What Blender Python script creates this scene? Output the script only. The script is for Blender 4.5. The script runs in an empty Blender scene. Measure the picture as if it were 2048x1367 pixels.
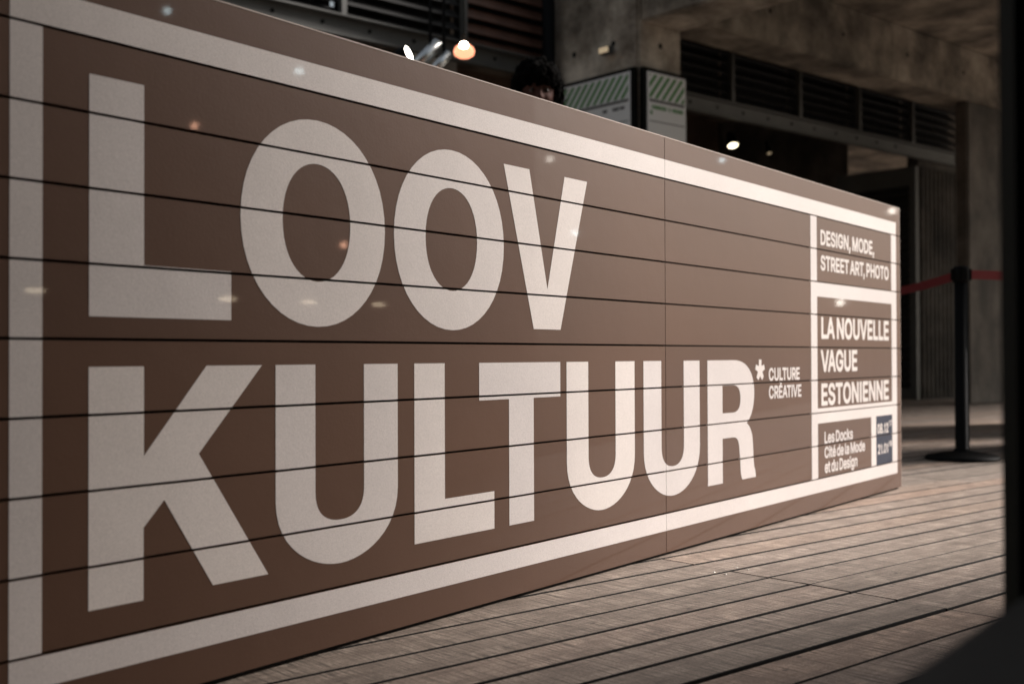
import bpy, bmesh, math, random, json
from math import radians, sin, cos, pi
from mathutils import Vector, Matrix

SC = bpy.context.scene
COL = SC.collection

# ------------------------------------------------------------------ camera
CAM_H = 0.549
PITCH, ROLL = 0.012439, -0.003351
cd = bpy.data.cameras.new('camera')
cam = bpy.data.objects.new('camera', cd); COL.objects.link(cam)
fwd = Vector((0, cos(PITCH), sin(PITCH))); up0 = Vector((0, -sin(PITCH), cos(PITCH))); rt0 = Vector((1, 0, 0))
rt = rt0 * cos(ROLL) + up0 * sin(ROLL); up = up0 * cos(ROLL) - rt0 * sin(ROLL)
cam.matrix_world = Matrix(((rt.x, up.x, -fwd.x, 0), (rt.y, up.y, -fwd.y, 0), (rt.z, up.z, -fwd.z, CAM_H), (0, 0, 0, 1)))
cd.sensor_width = 36.0
cd.lens = 36.0 * 2300 / 2048
cd.clip_start = 0.02; cd.clip_end = 300
cd.dof.use_dof = True
cd.dof.focus_distance = 2.65
cd.dof.aperture_fstop = 3.3
SC.camera = cam

# ------------------------------------------------------------------ world, sun, exposure
SUN_EL, SUN_HEAD = radians(31), radians(68)      # heading: clockwise from +Y
sdir = Vector((sin(SUN_HEAD) * cos(SUN_EL), cos(SUN_HEAD) * cos(SUN_EL), sin(SUN_EL)))
W = bpy.data.worlds.new('World'); SC.world = W; W.use_nodes = True
nt = W.node_tree; nt.nodes.clear()
sky = nt.nodes.new('ShaderNodeTexSky'); sky.sky_type = 'NISHITA'; sky.sun_disc = False
sky.sun_elevation = SUN_EL; sky.sun_rotation = SUN_HEAD
sky.air_density = 1.6; sky.dust_density = 3.0
bg = nt.nodes.new('ShaderNodeBackground'); bg.inputs['Strength'].default_value = 0.055
wo = nt.nodes.new('ShaderNodeOutputWorld')
hs = nt.nodes.new('ShaderNodeHueSaturation'); hs.inputs['Saturation'].default_value = 0.45   # hazy day
nt.links.new(sky.outputs[0], hs.inputs['Color']); nt.links.new(hs.outputs[0], bg.inputs['Color']); nt.links.new(bg.outputs[0], wo.inputs['Surface'])
sl = bpy.data.lights.new('sun', 'SUN'); sl.energy = 4.0; sl.angle = radians(17); sl.color = (1.0, 0.93, 0.885)
so = bpy.data.objects.new('sun', sl); COL.objects.link(so)
so.rotation_euler = (-sdir).to_track_quat('-Z', 'Y').to_euler()
so.location = sdir * 30
vs = SC.view_settings
vs.view_transform = 'Standard'; vs.look = 'None'; vs.gamma = 1; vs.use_curve_mapping = False
vs.exposure = 0.74
SC.render.engine = 'CYCLES'
SC.cycles.use_denoising = True
SC.cycles.max_bounces = 6
SC.cycles.sample_clamp_indirect = 4.0

# ------------------------------------------------------------------ frames of the place
# the building grid: A runs along the deck boards (49 degrees right of the view), B across it
GA = radians(49.0)
AX = Vector((sin(GA), cos(GA), 0)); BX = Vector((-cos(GA), sin(GA), 0))
def AB(a, b, z=0.0): return AX * a + BX * b + Vector((0, 0, z))
# the signboard: u runs along it, n points out of its printed face
BD = Vector((0.599774, 0.800170, 0)); BN = Vector((0.800170, -0.599774, 0)); B0 = Vector((-1.248612, 0.935907, 0))
ROT_A = pi / 2 - GA          # z rotation that turns local +X to AX
ROT_B = math.atan2(BD.y, BD.x)

# ------------------------------------------------------------------ materials
def mat(name): 
    m = bpy.data.materials.new(name); m.use_nodes = True
    return m, m.node_tree, m.node_tree.nodes['Principled BSDF']
def N(t, typ, **kw):
    n = t.nodes.new(typ)
    for k, v in kw.items():
        if k in n.inputs: n.inputs[k].default_value = v
        else: setattr(n, k, v)
    return n
def ramp(t, src, stops):
    r = t.nodes.new('ShaderNodeValToRGB')
    el = r.color_ramp.elements
    while len(el) < len(stops): el.new(0.5)
    for e, (p, c) in zip(el, stops): e.position = p; e.color = (*c, 1) if len(c) == 3 else c
    t.links.new(src, r.inputs[0]); return r
def objcoord(t, scale=(1, 1, 1)):
    c = t.nodes.new('ShaderNodeTexCoord'); m = t.nodes.new('ShaderNodeMapping')
    m.inputs['Scale'].default_value = scale
    t.links.new(c.outputs['Object'], m.inputs[0]); return m.outputs[0]
def simple(name, col, rough=0.6, metal=0.0, vary=0.0, scale=8.0, bump=0.0, bscale=60.0, spec=0.5):
    m, t, p = mat(name)
    p.inputs['Base Color'].default_value = (*col, 1); p.inputs['Roughness'].default_value = rough
    p.inputs['Metallic'].default_value = metal; p.inputs['Specular IOR Level'].default_value = spec
    co = objcoord(t)
    if vary:
        n = N(t, 'ShaderNodeTexNoise', Scale=scale, Detail=6.0, Roughness=0.6); t.links.new(co, n.inputs['Vector'])
        r = ramp(t, n.outputs[0], [(0.3, tuple(c * (1 - vary) for c in col)), (0.7, tuple(min(1, c * (1 + vary)) for c in col))])
        t.links.new(r.outputs[0], p.inputs['Base Color'])
    if bump:
        n2 = N(t, 'ShaderNodeTexNoise', Scale=bscale, Detail=3.0); t.links.new(co, n2.inputs['Vector'])
        b = N(t, 'ShaderNodeBump', Strength=bump, Distance=0.002); t.links.new(n2.outputs[0], b.inputs['Height'])
        t.links.new(b.outputs[0], p.inputs['Normal'])
    return m
def emit(name, col, s):
    m, t, p = mat(name)
    p.inputs['Base Color'].default_value = (*col, 1)
    p.inputs['Emission Color'].default_value = (*col, 1); p.inputs['Emission Strength'].default_value = s
    return m
def print_mat(name, col, rough=0.52, spec=0.14):
    """printed vinyl on board: pebbled relief, faint mottling, scuffs, a clear film added to carry the glints"""
    m, t, p = mat(name)
    co = objcoord(t)
    n = N(t, 'ShaderNodeTexNoise', Scale=1.7, Detail=8.0, Roughness=0.62); t.links.new(co, n.inputs['Vector'])
    r = ramp(t, n.outputs[0], [(0.25, tuple(c * 0.90 for c in col)), (0.75, tuple(c * 1.08 for c in col))])
    g = N(t, 'ShaderNodeTexNoise', Scale=900.0, Detail=2.0); t.links.new(co, g.inputs['Vector'])
    gr = ramp(t, g.outputs[0], [(0.25, (0.80,) * 3), (0.75, (1.20,) * 3)])
    mx = N(t, 'ShaderNodeMix', data_type='RGBA', blend_type='MULTIPLY'); mx.inputs[0].default_value = 1
    t.links.new(r.outputs[0], mx.inputs[6]); t.links.new(gr.outputs[0], mx.inputs[7])
    # scuffs: thin pale scratches where a stretched noise peaks
    sc_ = objcoord(t, (1.2, 1.2, 26.0))
    s = N(t, 'ShaderNodeTexNoise', Scale=2.2, Detail=9.0, Roughness=0.75); t.links.new(sc_, s.inputs['Vector'])
    sr = ramp(t, s.outputs[0], [(0.665, (0, 0, 0)), (0.74, (0.45,) * 3)])
    mx2 = N(t, 'ShaderNodeMix', data_type='RGBA', blend_type='MIX')
    t.links.new(sr.outputs[0], mx2.inputs[0]); t.links.new(mx.outputs[2], mx2.inputs[6])
    mx2.inputs[7].default_value = (*[min(1, c * 1.25 + 0.03) for c in col], 1)
    oi = t.nodes.new('ShaderNodeObjectInfo')
    orr = ramp(t, oi.outputs['Random'], [(0.0, (0.93, 0.93, 0.94)), (1.0, (1.06, 1.05, 1.03))])
    mx5 = N(t, 'ShaderNodeMix', data_type='RGBA', blend_type='MULTIPLY'); mx5.inputs[0].default_value = 1
    t.links.new(mx2.outputs[2], mx5.inputs[6]); t.links.new(orr.outputs[0], mx5.inputs[7])
    t.links.new(mx5.outputs[2], p.inputs['Base Color'])
    b1 = N(t, 'ShaderNodeTexNoise', Scale=170.0, Detail=4.0, Roughness=0.55); t.links.new(co, b1.inputs['Vector'])
    b2 = N(t, 'ShaderNodeTexNoise', Scale=14.0, Detail=3.0); t.links.new(co, b2.inputs['Vector'])
    ad = N(t, 'ShaderNodeMath', operation='MULTIPLY_ADD'); ad.inputs[1].default_value = 3.0
    t.links.new(b2.outputs[0], ad.inputs[0]); t.links.new(b1.outputs[0], ad.inputs[2])
    b = N(t, 'ShaderNodeBump', Strength=0.24, Distance=0.0010); t.links.new(ad.outputs[0], b.inputs['Height'])
    t.links.new(b.outputs[0], p.inputs['Normal'])
    p.inputs['Roughness'].default_value = rough; p.inputs['Specular IOR Level'].default_value = spec
    p.inputs['Coat Weight'].default_value = 0.14; p.inputs['Coat Roughness'].default_value = 0.035
    return m
def wood_mat():
    m, t, p = mat('weathered_deck_wood')
    oi = t.nodes.new('ShaderNodeObjectInfo')
    tc = t.nodes.new('ShaderNodeTexCoord')
    off = N(t, 'ShaderNodeVectorMath', operation='SCALE'); off.inputs[3].default_value = 37.0
    cmb = t.nodes.new('ShaderNodeCombineXYZ'); t.links.new(oi.outputs['Random'], cmb.inputs[0]); t.links.new(oi.outputs['Random'], cmb.inputs[1])
    t.links.new(cmb.outputs[0], off.inputs[0])
    add = N(t, 'ShaderNodeVectorMath', operation='ADD'); t.links.new(tc.outputs['Object'], add.inputs[0]); t.links.new(off.outputs[0], add.inputs[1])
    def mp(scale, rz=0.0):
        q = t.nodes.new('ShaderNodeMapping'); q.inputs['Scale'].default_value = scale; q.inputs['Rotation'].default_value = (0, 0, rz)
        t.links.new(add.outputs[0], q.inputs[0]); return q.outputs[0]
    # long grain
    g1 = N(t, 'ShaderNodeTexNoise', Scale=1.0, Detail=9.0, Roughness=0.65, Distortion=0.6); t.links.new(mp((9, 60, 60)), g1.inputs['Vector'])
    # blotches
    g2 = N(t, 'ShaderNodeTexNoise', Scale=1.0, Detail=7.0, Roughness=0.6); t.links.new(mp((9, 16, 16)), g2.inputs['Vector'])
    # saw marks, slanting across the board
    g3 = N(t, 'ShaderNodeTexNoise', Scale=1.0, Detail=5.0, Roughness=0.7, Distortion=0.25); t.links.new(mp((120, 7, 7), radians(28)), g3.inputs['Vector'])
    base = ramp(t, g2.outputs[0], [(0.25, (0.200, 0.157, 0.130)), (0.5, (0.335, 0.270, 0.226)), (0.75, (0.47, 0.385, 0.325))])
    gr = ramp(t, g1.outputs[0], [(0.34, (0.62, 0.61, 0.60)), (0.62, (1.14,) * 3)])
    m1 = N(t, 'ShaderNodeMix', data_type='RGBA', blend_type='MULTIPLY'); m1.inputs[0].default_value = 0.75
    t.links.new(base.outputs[0], m1.inputs[6]); t.links.new(gr.outputs[0], m1.inputs[7])
    sw = ramp(t, g3.outputs[0], [(0.42, (0.30,) * 3), (0.53, (1.18,) * 3)])
    gate = ramp(t, g2.outputs[0], [(0.40, (0.15,) * 3), (0.58, (0.85,) * 3)])
    m2 = N(t, 'ShaderNodeMix', data_type='RGBA', blend_type='MULTIPLY')
    t.links.new(gate.outputs[0], m2.inputs[0]); t.links.new(m1.outputs[2], m2.inputs[6]); t.links.new(sw.outputs[0], m2.inputs[7])
    # per board tone
    rr = ramp(t, oi.outputs['Random'], [(0.0, (0.80, 0.81, 0.80)), (0.5, (1.0, 1.0, 1.0)), (0.8, (1.08, 1.02, 0.97)), (1.0, (1.20, 1.06, 0.98))])
    m3 = N(t, 'ShaderNodeMix', data_type='RGBA', blend_type='MULTIPLY'); m3.inputs[0].default_value = 1
    t.links.new(m2.outputs[2], m3.inputs[6]); t.links.new(rr.outputs[0], m3.inputs[7])
    # dark specks
    k = N(t, 'ShaderNodeTexVoronoi', Scale=1.0); t.links.new(mp((9, 14, 14)), k.inputs['Vector'])
    kr = ramp(t, k.outputs['Distance'], [(0.04, (0.18,) * 3), (0.085, (1.0,) * 3)])
    m4 = N(t, 'ShaderNodeMix', data_type='RGBA', blend_type='MULTIPLY'); m4.inputs[0].default_value = 0.8
    t.links.new(m3.outputs[2], m4.inputs[6]); t.links.new(kr.outputs[0], m4.inputs[7])
    # grit
    gt = N(t, 'ShaderNodeTexNoise', Scale=1.0, Detail=4.0, Roughness=0.8); t.links.new(mp((160, 260, 260)), gt.inputs['Vector'])
    gtr = ramp(t, gt.outputs[0], [(0.38, (0.60,) * 3), (0.56, (1.32,) * 3)])
    m6 = N(t, 'ShaderNodeMix', data_type='RGBA', blend_type='MULTIPLY'); m6.inputs[0].default_value = 0.8
    t.links.new(m4.outputs[2], m6.inputs[6]); t.links.new(gtr.outputs[0], m6.inputs[7])
    t.links.new(m6.outputs[2], p.inputs['Base Color'])
    ad = N(t, 'ShaderNodeMath', operation='ADD'); t.links.new(g1.outputs[0], ad.inputs[0])
    mu = N(t, 'ShaderNodeMath', operation='MULTIPLY'); mu.inputs[1].default_value = 0.9
    t.links.new(g3.outputs[0], mu.inputs[0]); t.links.new(mu.outputs[0], ad.inputs[1])
    b = N(t, 'ShaderNodeBump', Strength=0.7, Distance=0.003); t.links.new(ad.outputs[0], b.inputs['Height'])
    t.links.new(b.outputs[0], p.inputs['Normal'])
    p.inputs['Roughness'].default_value = 0.58; p.inputs['Specular IOR Level'].default_value = 0.35
    return m
def concrete_mat(name, a, b_, c_):
    m, t, p = mat(name)
    co = objcoord(t)
    n = N(t, 'ShaderNodeTexNoise', Scale=1.6, Detail=10.0, Roughness=0.68); t.links.new(co, n.inputs['Vector'])
    r = ramp(t, n.outputs[0], [(0.36, a), (0.5, b_), (0.64, c_)])
    v = N(t, 'ShaderNodeTexVoronoi', Scale=14.0); t.links.new(co, v.inputs['Vector'])
    vr = ramp(t, v.outputs['Distance'], [(0.04, (0.45,) * 3), (0.10, (1,) * 3)])
    mx = N(t, 'ShaderNodeMix', data_type='RGBA', blend_type='MULTIPLY'); mx.inputs[0].default_value = 0.5
    t.links.new(r.outputs[0], mx.inputs[6]); t.links.new(vr.outputs[0], mx.inputs[7])
    # water stains running down
    st = N(t, 'ShaderNodeTexNoise', Scale=1.0, Detail=7.0, Roughness=0.6); t.links.new(objcoord(t, (2.2, 2.2, 0.9)), st.inputs['Vector'])
    sr = ramp(t, st.outputs[0], [(0.34, (0.40, 0.38, 0.35)), (0.58, (1.1,) * 3)])
    mx3 = N(t, 'ShaderNodeMix', data_type='RGBA', blend_type='MULTIPLY'); mx3.inputs[0].default_value = 0.8
    t.links.new(mx.outputs[2], mx3.inputs[6]); t.links.new(sr.outputs[0], mx3.inputs[7])
    t.links.new(mx3.outputs[2], p.inputs['Base Color'])
    n2 = N(t, 'ShaderNodeTexNoise', Scale=22.0, Detail=8.0, Roughness=0.7); t.links.new(co, n2.inputs['Vector'])
    b = N(t, 'ShaderNodeBump', Strength=0.8, Distance=0.012); t.links.new(n2.outputs[0], b.inputs['Height'])
    t.links.new(b.outputs[0], p.inputs['Normal']); p.inputs['Roughness'].default_value = 0.85
    return m

M = {}
M['brown'] = print_mat('brown_print', (0.130, 0.072, 0.048))
M['white'] = print_mat('white_print', (0.77, 0.712, 0.685))
M['blue'] = print_mat('blue_print', (0.008, 0.015, 0.042))
M['core'] = simple('board_core', (0.012, 0.010, 0.009), 0.9)
M['core_brown'] = simple('groove_brown', (0.085, 0.050, 0.038), 0.7)
M['wood'] = wood_mat()
M['wood_side'] = simple('shade_board_side', (0.012, 0.010, 0.009), 0.95, vary=0.3)  # near-black stands in for the shade inside the deck gaps
M['edge'] = simple('pale_board_edge', (0.50, 0.40, 0.34), 0.6)
M['joist'] = simple('joist_dark', (0.010, 0.009, 0.008), 0.95)
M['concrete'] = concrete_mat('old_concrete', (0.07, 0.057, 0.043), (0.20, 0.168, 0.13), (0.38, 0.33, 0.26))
M['concrete_lit'] = concrete_mat('lit_concrete', (0.14, 0.112, 0.083), (0.40, 0.345, 0.275), (0.72, 0.65, 0.54))  # same concrete, lightened to paint daylight onto column, beam and block
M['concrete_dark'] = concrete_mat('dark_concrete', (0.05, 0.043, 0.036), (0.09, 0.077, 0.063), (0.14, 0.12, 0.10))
M['plaster'] = simple('brown_plaster', (0.13, 0.085, 0.058), 0.9, vary=0.35, scale=1.5)
M['steel'] = simple('painted_steel', (0.10, 0.10, 0.092), 0.55, vary=0.15, scale=4)
M['slat'] = simple('dark_slat', (0.016, 0.015, 0.014), 0.6, vary=0.3, scale=3)
M['slat_wood'] = simple('red_brown_slat', (0.13, 0.062, 0.040), 0.65, vary=0.35, scale=5)
M['black'] = simple('black_metal', (0.003, 0.003, 0.003), 0.6, spec=0.12)
M['black_matte'] = simple('black_matte', (0.006, 0.006, 0.006), 0.9)
M['chrome'] = simple('screw_steel', (0.62, 0.58, 0.54), 0.28, metal=1.0)
M['belt'] = simple('red_webbing', (0.17, 0.010, 0.011), 0.75, bump=0.5, bscale=300)
M['panel'] = simple('grey_panel', (0.80, 0.81, 0.80), 0.55)
M['green'] = simple('green_print', (0.05, 0.24, 0.035), 0.6)
M['greyprint'] = simple('grey_print', (0.10, 0.10, 0.10), 0.6)
M['frame'] = simple('window_frame_black', (0.003, 0.003, 0.003), 0.5, spec=0.15)
M['gasket'] = simple('green_gasket', (0.030, 0.036, 0.030), 0.5)
M['leather'] = simple('dark_upholstery', (0.012, 0.0115, 0.010), 0.6, spec=0.2, bump=0.3, bscale=120)
M['inner'] = simple('cafe_wall', (0.06, 0.05, 0.045), 0.9)
M['skin'] = simple('skin', (0.085, 0.040, 0.031), 0.7, spec=0.12)
M['hair'] = simple('dark_fur', (0.004, 0.0034, 0.003), 0.95, spec=0.05, bump=1.0, bscale=200)
M['coat'] = simple('dark_coat', (0.015, 0.014, 0.015), 0.85, vary=0.2)
M['trousers'] = simple('dark_trousers', (0.020, 0.022, 0.030), 0.85)
M['eyewhite'] = simple('eye_white', (0.12, 0.10, 0.09), 0.6, spec=0.1)
M['iris'] = simple('iris', (0.03, 0.018, 0.01), 0.3)
M['lip'] = simple('lip', (0.30, 0.11, 0.09), 0.5)
M['copper'] = simple('copper_shade', (0.62, 0.25, 0.14), 0.35, metal=0.6)
M['glow_orange'] = emit('lit_orange_glass', (1.0, 0.36, 0.20), 1.1)
M['bulb'] = emit('lit_bulb', (1.0, 0.80, 0.62), 30.0)
M['bulb_soft'] = emit('lit_lamp_face', (1.0, 0.88, 0.60), 3.0)
M['dim_glow'] = emit('lit_lamp_and_reflection', (1.0, 0.78, 0.50), 0.16)
M['white_lamp'] = emit('lit_white_lamp', (1.0, 0.97, 0.85), 14.0)

# ------------------------------------------------------------------ mesh helpers
def link(name, me, m, parent=None, loc=(0, 0, 0), rz=0.0):
    if m is not None and len(me.materials) == 0: me.materials.append(m)
    o = bpy.data.objects.new(name, me); COL.objects.link(o)
    o.location = loc; o.rotation_euler = (0, 0, rz)
    if parent: o.parent = parent
    return o
def obj(name, bm, m, parent=None, loc=(0, 0, 0), rz=0.0, smooth=False, bevel=0.0):
    if bevel:
        bmesh.ops.bevel(bm, geom=bm.edges[:], offset=bevel, segments=2, affect='EDGES', clamp_overlap=True)
    bmesh.ops.recalc_face_normals(bm, faces=bm.faces[:])
    if smooth:
        for f in bm.faces: f.smooth = True
    me = bpy.data.meshes.new(name); bm.to_mesh(me); bm.free()
    return link(name, me, m, parent, loc, rz)
def tag(o, label=None, cat=None, group=None, kind=None):
    for k, v in (('label', label), ('category', cat), ('group', group), ('kind', kind)):
        if v: o[k] = v
    return o
def empty(name, loc=(0, 0, 0), rz=0.0):
    o = bpy.data.objects.new(name, None); COL.objects.link(o); o.location = loc; o.rotation_euler = (0, 0, rz)
    o.empty_display_size = 0.1
    return o
def box(bm, x0, x1, y0, y1, z0, z1):
    v = [bm.verts.new((x, y, z)) for x in (x0, x1) for y in (y0, y1) for z in (z0, z1)]
    for f in ((0, 1, 3, 2), (4, 6, 7, 5), (0, 4, 5, 1), (2, 3, 7, 6), (0, 2, 6, 4), (1, 5, 7, 3)):
        bm.faces.new([v[i] for i in f])
    return bm
def boxm(*a): return box(bmesh.new(), *a)
def lathe(bm, prof, seg=32, cx=0, cy=0):
    rings = []
    for r, z in prof:
        if r <= 1e-6: rings.append([bm.verts.new((cx, cy, z))])
        else: rings.append([bm.verts.new((cx + r * cos(2 * pi * i / seg), cy + r * sin(2 * pi * i / seg), z)) for i in range(seg)])
    for a, b in zip(rings, rings[1:]):
        for i in range(seg):
            j = (i + 1) % seg
            if len(a) == 1 and len(b) > 1: bm.faces.new((a[0], b[i], b[j]))
            elif len(b) == 1 and len(a) > 1: bm.faces.new((a[i], b[0], a[j]))
            elif len(a) > 1: bm.faces.new((a[i], b[i], b[j], a[j]))
    return bm
def tube(bm, p0, p1, r, seg=10):
    p0, p1 = Vector(p0), Vector(p1); d = (p1 - p0).normalized()
    q = d.to_track_quat('Z', 'Y').to_matrix()
    R = [[bm.verts.new(p + q @ Vector((r * cos(2 * pi * i / seg), r * sin(2 * pi * i / seg), 0))) for i in range(seg)] for p in (p0, p1)]
    for i in range(seg): bm.faces.new((R[0][i], R[0][(i + 1) % seg], R[1][(i + 1) % seg], R[1][i]))
    bm.faces.new(R[0][::-1]); bm.faces.new(R[1])
    return bm

# ------------------------------------------------------------------ sizes that shape the light
CAFE_Z0, CAFE_Z1, CAFE_A = 2.55, 2.75, 5.2        # cafe roof, underside and top; cafe end, set to shade the board's left
SLAB_A, SLAB_B, SLAB_C, PIER_B = 6.7, 1.6, 3.0, 2.50
CAN_A, LEFT_A = 2.6, -2.2            # where the added cover ends; the added wall at the left
PER = (0.112, 5.0, 1.68)
GLINT = 38.0

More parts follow.
